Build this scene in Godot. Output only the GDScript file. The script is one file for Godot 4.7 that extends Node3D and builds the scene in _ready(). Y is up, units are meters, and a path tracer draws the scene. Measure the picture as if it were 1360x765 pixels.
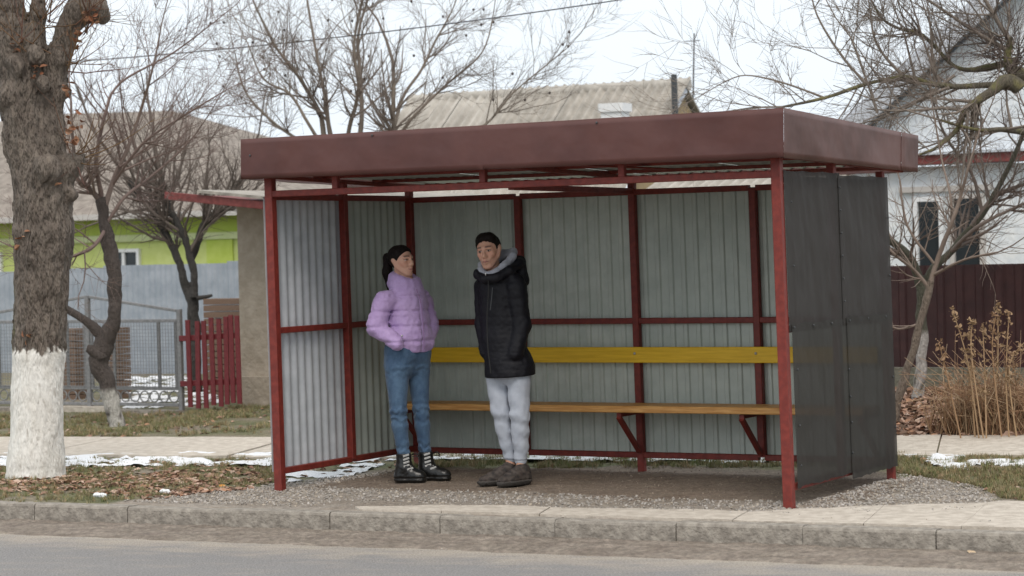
extends Node3D
# Bus shelter by a village road on an overcast winter day. x runs along the kerb, y up, z towards the road; metres.

const CAM := Vector3(9.343, 1.66, 13.567)
const CR := Vector3(0.8764486, -0.0249360, -0.4808493)
const CU := Vector3(0.0134763, 0.9995372, -0.0272708)
const CF := Vector3(-0.4813068, -0.0174214, -0.8763791)
const FOCAL := 3111.06
const LEN := 3.822
const DEP := 1.874
const TURN := 0.5022          # heading that faces the camera

var rng := RandomNumberGenerator.new()
var M := {}
var taken := {}
var nz := FastNoiseLite.new()
var nz2 := FastNoiseLite.new()

# ------------------------------------------------------------------ pixels to positions
func ray(px: float, py: float) -> Vector3:
	return CF + CR * (px - 680.0) / FOCAL - CU * (py - 382.5) / FOCAL

func gp(px: float, py: float, h := 0.0) -> Vector3:
	var d := ray(px, py)
	return CAM + d * ((h - CAM.y) / d.y)

func zp(px: float, py: float, z: float) -> Vector3:
	var d := ray(px, py)
	return CAM + d * ((z - CAM.z) / d.z)

func vp(px: float, py: float, depth: float) -> Vector3:
	return CAM + ray(px, py) * depth

func hit(px: float, py: float) -> Vector3:
	var p := gp(px, py)
	for i in 8:
		p = gp(px, py, gh(p.x, p.z))
	return p

func poly(a: Array) -> PackedVector2Array:
	var r := PackedVector2Array()
	for q in a:
		var p := hit(q[0], q[1])
		r.append(Vector2(p.x, p.z))
	return r

func kerb_z(x: float) -> float:
	return 1.26 - 0.0628 * (x + 1.45)

func gh(x: float, z: float) -> float:
	if z > kerb_z(x) - 0.06:
		return -0.32
	var t := clampf((-2.0 - z) / 6.0, 0.0, 1.0)
	return 0.22 * t * clampf((x + 6.0) / 8.5, 0.0, 1.3)

# ------------------------------------------------------------------ mesh builder
class MB:
	var v := PackedVector3Array()
	var n := PackedVector3Array()
	var c := PackedColorArray()
	var col := Color.WHITE
	func tri(a: Vector3, b: Vector3, d: Vector3) -> void:
		var nn := (b - a).cross(d - a).normalized()
		v.push_back(a); v.push_back(d); v.push_back(b)
		n.push_back(nn); n.push_back(nn); n.push_back(nn)
		c.push_back(col); c.push_back(col); c.push_back(col)
	func quad(a: Vector3, b: Vector3, d: Vector3, e: Vector3) -> void:
		tri(a, b, d); tri(a, d, e)
	func sm(a: Vector3, b: Vector3, d: Vector3, na: Vector3, nb: Vector3, nd: Vector3) -> void:
		v.push_back(a); v.push_back(d); v.push_back(b)
		n.push_back(na); n.push_back(nd); n.push_back(nb)
		c.push_back(col); c.push_back(col); c.push_back(col)
	# a box: centre, half axes
	func box(o: Vector3, x: Vector3, y: Vector3, z: Vector3) -> void:
		if x.cross(y).dot(z) < 0.0:
			z = -z
		quad(o - x - y + z, o + x - y + z, o + x + y + z, o - x + y + z)
		quad(o + x - y - z, o - x - y - z, o - x + y - z, o + x + y - z)
		quad(o + x - y + z, o + x - y - z, o + x + y - z, o + x + y + z)
		quad(o - x - y - z, o - x - y + z, o - x + y + z, o - x + y - z)
		quad(o - x + y + z, o + x + y + z, o + x + y - z, o - x + y - z)
		quad(o - x - y - z, o + x - y - z, o + x - y + z, o - x - y + z)
	# a square bar with chamfered edges from a to b
	func bar(a: Vector3, b: Vector3, w: float, h: float, up := Vector3.UP, ch := 0.004) -> void:
		var f := (b - a).normalized()
		if absf(f.dot(up)) > 0.95:
			up = Vector3.BACK if absf(f.z) < 0.9 else Vector3.RIGHT
		var r := f.cross(up).normalized()
		var u := r.cross(f).normalized()
		var hw := w / 2.0
		var hh := h / 2.0
		var sec := [Vector2(-hw + ch, -hh), Vector2(hw - ch, -hh), Vector2(hw, -hh + ch), Vector2(hw, hh - ch), Vector2(hw - ch, hh), Vector2(-hw + ch, hh), Vector2(-hw, hh - ch), Vector2(-hw, -hh + ch)]
		for i in 8:
			var s: Vector2 = sec[i]
			var t: Vector2 = sec[(i + 1) % 8]
			var p := r * s.x + u * s.y
			var q := r * t.x + u * t.y
			quad(a + q, a + p, b + p, b + q)
		for i in range(1, 7):
			var s0: Vector2 = sec[0]
			var s1: Vector2 = sec[i]
			var s2: Vector2 = sec[i + 1]
			tri(a + r * s0.x + u * s0.y, a + r * s1.x + u * s1.y, a + r * s2.x + u * s2.y)
			tri(b + r * s0.x + u * s0.y, b + r * s2.x + u * s2.y, b + r * s1.x + u * s1.y)
	func tube(pts: PackedVector3Array, rad: PackedFloat32Array, sides: int, cap := false) -> void:
		var m := pts.size()
		if m < 2:
			return
		var f0 := (pts[1] - pts[0]).normalized()
		var u := f0.cross(Vector3(0.31, 0.2, 0.93)).normalized()
		if u.length() < 0.5:
			u = f0.cross(Vector3.RIGHT).normalized()
		var prev := PackedVector3Array()
		var pn := PackedVector3Array()
		for i in m:
			var f := (pts[mini(i + 1, m - 1)] - pts[maxi(i - 1, 0)]).normalized()
			u = (u - f * u.dot(f)).normalized()
			var w := f.cross(u)
			var cur := PackedVector3Array()
			var cn := PackedVector3Array()
			for k in sides + 1:
				var a := TAU * k / sides
				var d := u * cos(a) + w * sin(a)
				cn.push_back(d)
				cur.push_back(pts[i] + d * rad[i])
			if i > 0:
				for k in sides:
					sm(prev[k], prev[k + 1], cur[k + 1], pn[k], pn[k + 1], cn[k + 1])
					sm(prev[k], cur[k + 1], cur[k], pn[k], cn[k + 1], cn[k])
			if cap and (i == 0 or i == m - 1):
				for k in sides:
					if i == 0:
						tri(pts[i], cur[k + 1], cur[k])
					else:
						tri(pts[i], cur[k], cur[k + 1])
			prev = cur
			pn = cn
	func ball(o: Vector3, x: Vector3, y: Vector3, z: Vector3, rows := 6, cols := 10) -> void:
		for i in rows:
			var a0 := PI * i / rows
			var a1 := PI * (i + 1) / rows
			for k in cols:
				var b0 := TAU * k / cols
				var b1 := TAU * (k + 1) / cols
				var p := [Vector3(sin(a0) * cos(b0), cos(a0), sin(a0) * sin(b0)), Vector3(sin(a1) * cos(b0), cos(a1), sin(a1) * sin(b0)), Vector3(sin(a1) * cos(b1), cos(a1), sin(a1) * sin(b1)), Vector3(sin(a0) * cos(b1), cos(a0), sin(a0) * sin(b1))]
				var q := []
				var r := []
				for e in p:
					q.append(o + x * e.x + y * e.y + z * e.z)
					r.append((x * e.x / x.length_squared() + y * e.y / y.length_squared() + z * e.z / z.length_squared()).normalized())
				sm(q[0], q[2], q[1], r[0], r[2], r[1])
				sm(q[0], q[3], q[2], r[0], r[3], r[2])
	func mesh() -> ArrayMesh:
		var a := []
		a.resize(Mesh.ARRAY_MAX)
		a[Mesh.ARRAY_VERTEX] = v
		a[Mesh.ARRAY_NORMAL] = n
		a[Mesh.ARRAY_COLOR] = c
		var r := ArrayMesh.new()
		r.add_surface_from_arrays(Mesh.PRIMITIVE_TRIANGLES, a)
		return r

# ------------------------------------------------------------------ objects
func numbered(called: String) -> String:
	var k: int = taken.get(called, 0)
	taken[called] = k + 1
	return called if k == 0 else "%s_%03d" % [called, k]

func tag(o: Node, label: String, category: String, group := "", kind := "") -> Node:
	o.set_meta("label", label)
	o.set_meta("category", category)
	if group:
		o.set_meta("group", group)
	if kind:
		o.set_meta("kind", kind)
	return o

func thing(called: String, at: Vector3, label: String, category: String, group := "") -> Node3D:
	var o := Node3D.new()
	o.name = numbered(called)
	add_child(o)
	o.position = at
	tag(o, label, category, group)
	return o

func piece(called: String, mesh: Mesh, m: Material, parent: Node = self, t := Transform3D()) -> MeshInstance3D:
	var o := MeshInstance3D.new()
	o.name = numbered(called) if parent == self else called
	o.mesh = mesh
	o.material_override = m
	parent.add_child(o, true)
	o.transform = t
	return o

# shape given in world coordinates, put under a parent that stands at its own base
func part(called: String, b: MB, m: Material, parent: Node = self, shift := Vector3.ZERO) -> MeshInstance3D:
	return piece(called, b.mesh(), m, parent, Transform3D(Basis(), -shift))

func structure(called: String, b: MB, m: Material) -> MeshInstance3D:
	var o := part(called, b, m)
	o.set_meta("kind", "structure")
	return o

func group_of(called: String) -> Node3D:
	var o := Node3D.new()
	o.name = numbered(called)
	o.set_meta("kind", "structure")
	add_child(o)
	return o

# ------------------------------------------------------------------ materials
func lin(r: float, g: float, b: float) -> Color:
	return Color(r, g, b).linear_to_srgb()

func ntex(sd: int, freq: float, stops: Array, size := 512, oct := 5, kind := FastNoiseLite.TYPE_SIMPLEX_SMOOTH) -> NoiseTexture2D:
	var t := NoiseTexture2D.new()
	var f := FastNoiseLite.new()
	f.seed = sd
	f.noise_type = kind
	f.frequency = freq
	f.fractal_octaves = oct
	f.fractal_gain = 0.6
	t.noise = f
	t.width = size
	t.height = size
	t.seamless = true
	var g := Gradient.new()
	g.offsets = PackedFloat32Array(stops.map(func(s): return s[0]))
	g.colors = PackedColorArray(stops.map(func(s): return s[1]))
	t.color_ramp = g
	return t

func nrm(sd: int, freq: float, strength: float, size := 512, oct := 4) -> NoiseTexture2D:
	var t := NoiseTexture2D.new()
	var f := FastNoiseLite.new()
	f.seed = sd
	f.frequency = freq
	f.fractal_octaves = oct
	f.fractal_gain = 0.6
	t.noise = f
	t.width = size
	t.height = size
	t.seamless = true
	t.as_normal_map = true
	t.bump_strength = strength
	return t

# a mottled material: two linear colours and the world size of its pattern
func mottled(key: String, a: Color, b: Color, rough: float, metres: float, freq := 0.02, bump := 0.0, stretch := Vector3.ONE, metal := 0.0) -> StandardMaterial3D:
	var m := StandardMaterial3D.new()
	m.resource_name = key
	m.albedo_texture = ntex(hash(key) % 1000, freq, [[0.25, a.linear_to_srgb()], [0.75, b.linear_to_srgb()]])
	m.uv1_triplanar = true
	m.uv1_world_triplanar = true
	m.uv1_scale = stretch / metres
	m.roughness = rough
	m.metallic = metal
	if bump > 0.0:
		m.normal_enabled = true
		m.normal_texture = nrm(hash(key) % 1000 + 7, freq * 1.6, 6.0)
		m.normal_scale = bump
	M[key] = m
	return m

func plain(key: String, a: Color, rough: float, metal := 0.0) -> StandardMaterial3D:
	var m := StandardMaterial3D.new()
	m.resource_name = key
	m.albedo_color = a.linear_to_srgb()
	m.roughness = rough
	m.metallic = metal
	M[key] = m
	return m

# colours come from the vertices; a grey grain breaks them up
func grained(key: String, rough: float, metres: float, low := 0.7, freq := 0.05, bump := 0.5, stretch := Vector3.ONE) -> StandardMaterial3D:
	var m := mottled(key, Color(low, low, low), Color(1, 1, 1), rough, metres, freq, bump, stretch)
	m.vertex_color_use_as_albedo = true
	return m

func make_materials() -> void:
	mottled("red_paint", Color(0.14, 0.0165, 0.011), Color(0.2, 0.026, 0.0165), 0.55, 0.8, 0.02, 0.15)
	mottled("brown_fascia", Color(0.078, 0.027, 0.023), Color(0.1, 0.037, 0.031), 0.4, 2.4, 0.006, 0.12)
	mottled("brown_fascia_worn", Color(0.068, 0.024, 0.018), Color(0.125, 0.057, 0.049), 0.5, 2.2, 0.0045, 0.12)
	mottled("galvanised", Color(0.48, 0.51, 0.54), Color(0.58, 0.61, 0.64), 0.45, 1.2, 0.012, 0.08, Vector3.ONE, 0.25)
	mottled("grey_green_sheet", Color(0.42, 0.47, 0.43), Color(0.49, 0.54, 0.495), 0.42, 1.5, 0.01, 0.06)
	mottled("grey_green_sheet_pale", Color(0.46, 0.51, 0.46), Color(0.54, 0.585, 0.535), 0.42, 1.1, 0.01, 0.06)
	mottled("roof_sheet", Color(0.42, 0.47, 0.44), Color(0.5, 0.55, 0.52), 0.5, 1.5, 0.01, 0.06)
	mottled("yellow_board", Color(0.76, 0.46, 0.012), Color(0.88, 0.56, 0.025), 0.5, 1.0, 0.02, 0.25, Vector3(0.25, 4, 2))
	mottled("orange_wood", Color(0.52, 0.24, 0.06), Color(0.76, 0.43, 0.15), 0.5, 1.0, 0.02, 0.3, Vector3(0.35, 5, 5))
	plain("bolt", Color(0.6, 0.6, 0.58), 0.35, 0.8)
	mottled("asphalt", Color(0.17, 0.165, 0.165), Color(0.25, 0.245, 0.245), 0.9, 1.2, 0.06, 0.5)
	mottled("concrete", Color(0.4, 0.355, 0.3), Color(0.53, 0.48, 0.415), 0.9, 1.6, 0.025, 0.4)
	mottled("kerb_concrete", Color(0.2, 0.18, 0.155), Color(0.34, 0.31, 0.27), 0.92, 0.9, 0.02, 0.9)
	grained("soil", 0.95, 1.3, 0.62, 0.04, 1.0)
	var st := plain("stones", Color.WHITE, 0.9)
	st.vertex_color_use_as_albedo = true
	var lf := plain("leaf", Color.WHITE, 0.75)
	lf.vertex_color_use_as_albedo = true
	var gr := plain("blade", Color.WHITE, 0.8)
	gr.vertex_color_use_as_albedo = true
	grained("bark", 0.9, 1.0, 0.55, 0.03, 1.4, Vector3(3.0, 0.7, 3.0))
	grained("limewash", 0.9, 1.0, 0.88, 0.03, 0.55, Vector3(2.4, 0.35, 2.4))
	grained("linden_bark", 0.92, 1.0, 0.6, 0.03, 2.2, Vector3(1.8, 0.3, 1.8))
	grained("twig", 0.85, 0.2, 0.75, 0.05, 0.4)
	var sn := plain("snow", Color(0.74, 0.76, 0.79), 0.7)
	sn.normal_enabled = true
	sn.normal_texture = nrm(5, 0.06, 5.0)
	sn.uv1_triplanar = true
	sn.uv1_world_triplanar = true
	mottled("slate", Color(0.28, 0.262, 0.232), Color(0.46, 0.435, 0.395), 0.9, 2.2, 0.012, 0.4)
	mottled("slate_dark", Color(0.24, 0.225, 0.2), Color(0.42, 0.39, 0.345), 0.9, 2.0, 0.014, 0.4)
	mottled("slate_brown", Color(0.17, 0.145, 0.125), Color(0.3, 0.265, 0.23), 0.9, 1.7, 0.014, 0.4)
	mottled("beige_plaster", Color(0.33, 0.285, 0.225), Color(0.4, 0.35, 0.285), 0.95, 2.0, 0.02, 0.4)
	mottled("lime_wall", Color(0.5, 0.58, 0.19), Color(0.57, 0.64, 0.25), 0.9, 2.0, 0.01, 0.2)
	mottled("lime_band", Color(0.58, 0.66, 0.34), Color(0.64, 0.7, 0.4), 0.9, 2.0, 0.01, 0.2)
	mottled("lime_deep", Color(0.42, 0.53, 0.09), Color(0.48, 0.58, 0.13), 0.9, 2.0, 0.01, 0.2)
	mottled("white_wall", Color(0.68, 0.73, 0.77), Color(0.78, 0.81, 0.83), 0.9, 1.6, 0.015, 0.4)
	mottled("white_brick", Color(0.68, 0.73, 0.78), Color(0.8, 0.84, 0.87), 0.9, 1.2, 0.03, 0.8)
	mottled("red_trim", Color(0.14, 0.03, 0.028), Color(0.21, 0.05, 0.045), 0.6, 1.0, 0.02, 0.2)
	mottled("barge_grey", Color(0.47, 0.5, 0.55), Color(0.57, 0.6, 0.65), 0.7, 1.0, 0.02, 0.2)
	mottled("gable_wood", Color(0.3, 0.22, 0.12), Color(0.42, 0.32, 0.19), 0.85, 1.0, 0.03, 0.4, Vector3(4, 0.6, 4))
	mottled("blue_sheet", Color(0.27, 0.31, 0.36), Color(0.35, 0.39, 0.44), 0.5, 1.5, 0.01, 0.1)
	mottled("maroon_sheet", Color(0.042, 0.014, 0.014), Color(0.06, 0.021, 0.02), 0.5, 1.5, 0.012, 0.1)
	mottled("plinth", Color(0.15, 0.145, 0.105), Color(0.25, 0.235, 0.185), 0.95, 0.9, 0.02, 0.7)
	mottled("grey_metal", Color(0.17, 0.175, 0.18), Color(0.24, 0.24, 0.245), 0.55, 0.8, 0.03, 0.1)
	mottled("picket_red", Color(0.115, 0.012, 0.016), Color(0.18, 0.021, 0.026), 0.6, 0.6, 0.03, 0.25, Vector3(3, 0.5, 3))
	mottled("brick_brown", Color(0.13, 0.085, 0.06), Color(0.22, 0.15, 0.11), 0.95, 0.3, 0.04, 0.6)
	mottled("chimney_white", Color(0.7, 0.72, 0.73), Color(0.8, 0.81, 0.82), 0.9, 0.6, 0.03, 0.4)
	plain("dark_pipe", Color(0.05, 0.055, 0.06), 0.6)
	plain("window_frame", Color(0.72, 0.74, 0.76), 0.5)
	plain("cable", Color(0.05, 0.05, 0.055), 0.7)
	plain("old_frame", Color(0.5, 0.48, 0.46), 0.7)
	var gl := plain("pane", Color(0.02, 0.028, 0.035), 0.08)
	gl.metallic_specular = 0.6
	for k in [["film_upper", Color(0.036, 0.032, 0.03), 0.95], ["film_lower", Color(0.034, 0.032, 0.029), 0.92]]:
		var fm := plain(k[0], k[1], 0.62)
		fm.metallic_specular = 0.3
		fm.transparency = BaseMaterial3D.TRANSPARENCY_ALPHA
		fm.albedo_color.a = k[2]
		fm.normal_enabled = true
		fm.normal_texture = nrm(31, 0.008, 8.0, 512, 3)
		fm.normal_scale = 0.2
		fm.uv1_triplanar = true
		fm.uv1_world_triplanar = true
		fm.uv1_scale = Vector3(0.9, 0.5, 0.9)

# ------------------------------------------------------------------ scene
func _ready() -> void:
	var cam := Camera3D.new()
	cam.name = "camera"
	add_child(cam)
	cam.transform = Transform3D(Basis(CR, CU, -CF), CAM)
	cam.fov = 14.0185
	cam.near = 0.1
	cam.far = 600.0
	cam.current = true
	var at := CameraAttributesPhysical.new()
	at.frustum_focal_length = 12.0 / tan(deg_to_rad(14.0185 / 2.0))
	at.frustum_focus_distance = 16.3
	at.frustum_near = 0.1
	at.frustum_far = 600.0
	at.exposure_aperture = 4.0
	cam.attributes = at

	var we := WorldEnvironment.new()
	we.name = "world"
	var env := Environment.new()
	env.background_mode = Environment.BG_SKY
	var sky := Sky.new()
	var sm := ProceduralSkyMaterial.new()
	sm.sky_top_color = lin(0.95, 0.98, 1.0)
	sm.sky_horizon_color = lin(0.68, 0.745, 0.805)
	sm.sky_curve = 0.3
	sm.ground_horizon_color = Color(0.62, 0.6, 0.57)
	sm.ground_bottom_color = Color(0.45, 0.43, 0.41)
	sm.sun_angle_max = 0.0
	sm.energy_multiplier = 1.0
	sky.sky_material = sm
	env.sky = sky
	env.tonemap_mode = Environment.TONE_MAPPER_LINEAR
	env.tonemap_exposure = 1.34
	env.sdfgi_enabled = true
	env.ssao_enabled = true
	env.ssil_enabled = true
	we.environment = env
	add_child(we)

	var sun := DirectionalLight3D.new()
	sun.name = "sun"
	add_child(sun)
	sun.rotation_degrees = Vector3(-52, 34, 0)
	sun.light_energy = 0.5
	sun.light_angular_distance = 30.0
	sun.light_color = Color(1.0, 0.97, 0.94)
	sun.shadow_enabled = true

	rng.seed = 11
	nz.seed = 4
	nz.frequency = 1.0
	nz.fractal_octaves = 3
	nz2.seed = 9
	nz2.frequency = 1.0
	nz2.fractal_octaves = 1
	make_materials()
	make_ground()
	make_kerb_and_paving()
	make_houses()
	make_fences()
	make_shelter()
	make_trees()
	make_ground_cover()
	make_woman()
	make_man()
	make_small_things()

# ------------------------------------------------------------------ ground
var gravel_zone: PackedVector2Array
var grass_zones: Array = []

func coords(lo: float, hi: float, step: float, far: float) -> PackedFloat32Array:
	var a := PackedFloat32Array()
	var s := step
	var left := PackedFloat32Array()
	var x := lo
	while x > -far:
		s *= 1.5
		x -= s
		left.append(x)
	left.reverse()
	a.append_array(left)
	x = lo
	while x < hi:
		a.append(x)
		x += step
	s = step
	while x < far:
		a.append(x)
		s *= 1.5
		x += s
	a.append(x)
	return a

func ground_colour(x: float, z: float) -> Color:
	var p := Vector2(x, z)
	var k := nz.get_noise_2d(x * 1.4, z * 1.4)
	var k2 := nz.get_noise_2d(x * 5.0 + 40.0, z * 5.0)
	var soil := Color(0.2, 0.165, 0.13).lerp(Color(0.29, 0.245, 0.2), clampf(0.5 + k2, 0, 1))
	var grassy := Color(0.12, 0.13, 0.06).lerp(Color(0.24, 0.21, 0.12), clampf(0.5 + k + 0.4 * k2, 0, 1))
	var jig := p + Vector2(k2, nz.get_noise_2d(x * 4.0, z * 4.0 + 70.0)) * 0.22
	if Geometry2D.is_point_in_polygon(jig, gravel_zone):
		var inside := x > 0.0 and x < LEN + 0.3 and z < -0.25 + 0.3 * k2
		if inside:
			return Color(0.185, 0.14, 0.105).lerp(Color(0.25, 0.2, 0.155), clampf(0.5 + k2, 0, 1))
		return Color(0.29, 0.245, 0.2).lerp(Color(0.36, 0.32, 0.275), clampf(0.5 + k2 + k, 0, 1))
	if z > -8.0 and x > 0.5 and z < -4.0:
		return Color(0.15, 0.1, 0.07).lerp(soil, 0.4)
	return grassy.lerp(soil, clampf(k * 1.6 + 0.1, 0.0, 0.8))

func make_ground() -> void:
	gravel_zone = poly([[60, 690], [150, 667], [330, 646], [420, 636], [500, 627], [545, 622], [850, 617], [1040, 623], [1190, 628], [1260, 638], [1305, 648], [1325, 662], [1360, 676], [1360, 720], [600, 720]])
	var xs := coords(-9.0, 7.0, 0.11, 220.0)
	var zs := coords(-9.5, 1.5, 0.11, 220.0)
	var P := []
	for x in xs:
		var row := PackedVector3Array()
		for z in zs:
			var zz: float = z
			row.append(Vector3(x, gh(x, zz) + 0.012 * nz.get_noise_2d(x * 2.2, zz * 2.2) - 0.004, zz))
		P.append(row)
	var st := SurfaceTool.new()
	st.begin(Mesh.PRIMITIVE_TRIANGLES)
	var cols := zs.size()
	for i in xs.size():
		for k in cols:
			var q: Vector3 = P[i][k]
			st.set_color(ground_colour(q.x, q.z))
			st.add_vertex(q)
	for i in xs.size() - 1:
		for k in cols - 1:
			var a := i * cols + k
			st.add_index(a); st.add_index(a + cols); st.add_index(a + 1)
			st.add_index(a + 1); st.add_index(a + cols); st.add_index(a + cols + 1)
	st.generate_normals()
	var o := piece("ground", st.commit(), M.soil)
	o.set_meta("kind", "structure")

# a flat strip along the kerb from offset d0 to d1 towards the road, coloured by a function
func make_kerb_and_paving() -> void:
	# road: a fine sheet near the kerb and on to the far side
	var st := SurfaceTool.new()
	st.begin(Mesh.PRIMITIVE_TRIANGLES)
	var xs := coords(-3.0, 7.5, 0.1, 200.0)
	var ds := PackedFloat32Array()
	var d := 0.36
	while d < 3.0:
		ds.append(d)
		d += 0.06
	ds.append_array(PackedFloat32Array([3.2, 4.0, 6.0, 9.0]))
	for x in xs:
		for e in ds:
			var t: float = clampf((e - 0.42) / 0.8, 0.0, 1.0)
			var k := nz.get_noise_2d(x * 2.0, e * 5.0) + 0.7 * nz.get_noise_2d(x * 9.0 + 20.0, e * 14.0)
			var dust := clampf((1.0 - t) * 1.1 + k * 0.55 - 0.12, 0.0, 1.0)
			st.set_color(Color(0.29, 0.28, 0.275).lerp(Color(0.47, 0.415, 0.35), dust))
			st.add_vertex(Vector3(x, -0.146 + 0.02 * clampf(e / 4.0, 0, 1), kerb_z(clampf(x, -30, 30)) + e))
	var cols := ds.size()
	for i in xs.size() - 1:
		for k in cols - 1:
			var a := i * cols + k
			st.add_index(a); st.add_index(a + cols); st.add_index(a + 1)
			st.add_index(a + 1); st.add_index(a + cols); st.add_index(a + cols + 1)
	st.generate_normals()
	var rm := grained("road_surface", 0.92, 1.1, 0.62, 0.11, 0.9)
	var road := piece("road", st.commit(), rm)
	road.set_meta("kind", "structure")
	# sandy gutter between kerb and asphalt
	st = SurfaceTool.new()
	st.begin(Mesh.PRIMITIVE_TRIANGLES)
	var gx := -4.0
	var rows := 0
	while gx < 8.0:
		for j in 12:
			var e := -0.04 + 0.56 * j / 11.0
			var edge := 0.045 * nz.get_noise_2d(gx * 1.7, 3.0)
			var hgt := 0.034 * sin(PI * clampf(j / 11.0, 0, 1) * 0.5 + PI * 0.5) + 0.014 * nz.get_noise_2d(gx * 6.0, e * 12.0)
			if j == 11:
				hgt = -0.012
			var k := clampf(0.5 + nz.get_noise_2d(gx * 3.0, e * 9.0 + 50.0) * 1.2, 0, 1)
			st.set_color(Color(0.2, 0.165, 0.135).lerp(Color(0.31, 0.265, 0.22), k))
			st.add_vertex(Vector3(gx, -0.142 + hgt, kerb_z(gx) + e + edge * j / 11.0))
		gx += 0.05
		rows += 1
	for i in rows - 1:
		for k in 11:
			var a := i * 12 + k
			st.add_index(a); st.add_index(a + 12); st.add_index(a + 1)
			st.add_index(a + 1); st.add_index(a + 12); st.add_index(a + 13)
	st.generate_normals()
	var gut := piece("gutter", st.commit(), M.soil)
	tag(gut, "strip of brown sand lying in the gutter below the kerb", "gutter", "", "structure")
	# kerb stones
	var kerb := group_of("kerb")
	var x := -1.16 - 0.752 * 4
	var along := Vector3(1, 0, -0.0628).normalized()
	var across := Vector3(0.0628, 0, 1).normalized()
	var n := 0
	while x < 9.0:
		var w := 0.752 if x < 0 else 0.785
		var b := MB.new()
		var p0 := Vector3(x, 0, kerb_z(x)) + along * 0.002
		var l := w - 0.004
		var dy := rng.randf_range(-0.004, 0.004)
		var dz := rng.randf_range(-0.006, 0.006)
		# profile: top edge rounded and chipped, front face slightly battered
		var prof := [Vector2(-0.14, -0.3), Vector2(-0.14, -0.004), Vector2(-0.02, 0.0), Vector2(-0.006, -0.006), Vector2(0.0, -0.02), Vector2(0.004, -0.15), Vector2(0.006, -0.3)]
		var seg := 9
		for i in seg:
			for j in prof.size() - 1:
				var q := []
				for e in [[i, j], [i + 1, j], [i + 1, j + 1], [i, j + 1]]:
					var s: float = l * e[0] / seg
					var pr: Vector2 = prof[e[1]]
					var pt := p0 + along * s + across * (pr.x + dz) + Vector3(0, pr.y + dy, 0)
					if e[1] >= 2 and e[1] <= 5:
						var wob := 0.006 * nz.get_noise_3d(pt.x * 6.0, pt.y * 14.0, 3.0 + n)
						pt += across * wob + Vector3(0, -absf(wob) * (0.7 if e[1] < 5 else 0.0), 0)
					q.append(pt)
				b.quad(q[3], q[2], q[1], q[0])
		for s in [0.0, l]:
			var o = p0 + along * s + across * dz + Vector3(0, dy, 0)
			for j in range(1, prof.size() - 1):
				var f0: Vector2 = prof[0]
				var f1: Vector2 = prof[j]
				var f2: Vector2 = prof[j + 1]
				b.tri(o + across * f0.x + Vector3(0, f0.y, 0), o + across * f1.x + Vector3(0, f1.y, 0), o + across * f2.x + Vector3(0, f2.y, 0))
		part("kerb_stone", b, M.kerb_concrete, kerb)
		x += w
		n += 1
	# thin concrete slabs between kerb and gravel
	var pav := group_of("pavement")
	var front := 0.148
	var cuts := [[470, 600], [600, 735], [735, 1000], [1000, 1180], [1180, 1318], [1318, 1420]]
	var back := {470: 674, 600: 671, 735: 674, 1000: 678, 1180: 668, 1318: 664, 1420: 662}
	var skew := {470: 10, 600: 30, 735: 34, 1000: 40, 1180: 45, 1318: 52, 1420: 50}
	for c in cuts:
		var fa := hit(c[0] - skew[c[0]], 668 + 40.0 * (c[0] - skew[c[0]]) / 1360.0)
		var fb := hit(c[1] - skew[c[1]], 668 + 40.0 * (c[1] - skew[c[1]]) / 1360.0)
		fa.z = kerb_z(fa.x) - front
		fb.z = kerb_z(fb.x) - front
		var ba := gp(c[0], back[c[0]])
		var bb := gp(c[1], back[c[1]])
		var b := MB.new()
		var m := 12
		var lift := rng.randf_range(0.008, 0.016)
		var top := []
		for i in m + 1:
			var t := float(i) / m
			t = lerpf(0.004, 0.996, t)
			var f := fa.lerp(fb, t)
			var bk := ba.lerp(bb, t)
			bk.z += 0.09 * nz.get_noise_2d(bk.x * 2.5, 8.0)
			var row := []
			for j in 7:
				var q := f.lerp(bk, j / 6.0)
				q.y = lift - (0.022 if j == 6 else 0.0) + 0.003 * nz.get_noise_2d(q.x * 5, q.z * 5)
				row.append(q)
			top.append(row)
		for i in m:
			for j in 6:
				b.quad(top[i][j], top[i + 1][j], top[i + 1][j + 1], top[i][j + 1])
			var dn := Vector3(0, -0.05, 0)
			b.quad(top[i][0] + dn, top[i + 1][0] + dn, top[i + 1][0], top[i][0])
			b.quad(top[i + 1][6] + dn, top[i][6] + dn, top[i][6], top[i + 1][6])
		for e in [0, m]:
			for j in 6:
				var dn2 := Vector3(0, -0.05, 0)
				b.quad(top[e][j] + dn2, top[e][j + 1] + dn2, top[e][j + 1], top[e][j])
		part("slab", b, M.concrete, pav)
	# footpath behind the shelter, cast in long slabs
	var path := group_of("footpath")
	var a0 := hit(0, 583)
	var a1 := hit(1290, 580)
	var b0 := hit(0, 607)
	var b1 := hit(1290, 607)
	var u := (a1 - a0) / (a1.x - a0.x)
	var w2 := (b1 - b0) / (b1.x - b0.x)
	var px := -11.0
	while px < 9.0:
		var stepx := rng.randf_range(1.75, 1.95)
		var b := MB.new()
		var sl := 0.35
		var lift2 := rng.randf_range(0.012, 0.024)
		var m2 := 8
		var t2 := []
		for i in m2 + 1:
			var xx := lerpf(px + 0.006, px + stepx - 0.006, float(i) / m2)
			var row2 := []
			for j in 5:
				var q: Vector3 = (b0 + w2 * (xx + sl * 0.0 - b0.x)).lerp(a0 + u * (xx - sl - a0.x), j / 4.0)
				q.y = gh(q.x, q.z) + lift2 + 0.004 * nz.get_noise_2d(q.x * 3, q.z * 3)
				if j == 0 or j == 4:
					q.z += 0.03 * nz.get_noise_2d(q.x * 5.0, 30.0 + j)
				row2.append(q)
			t2.append(row2)
		var dn3 := Vector3(0, -0.07, 0)
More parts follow.
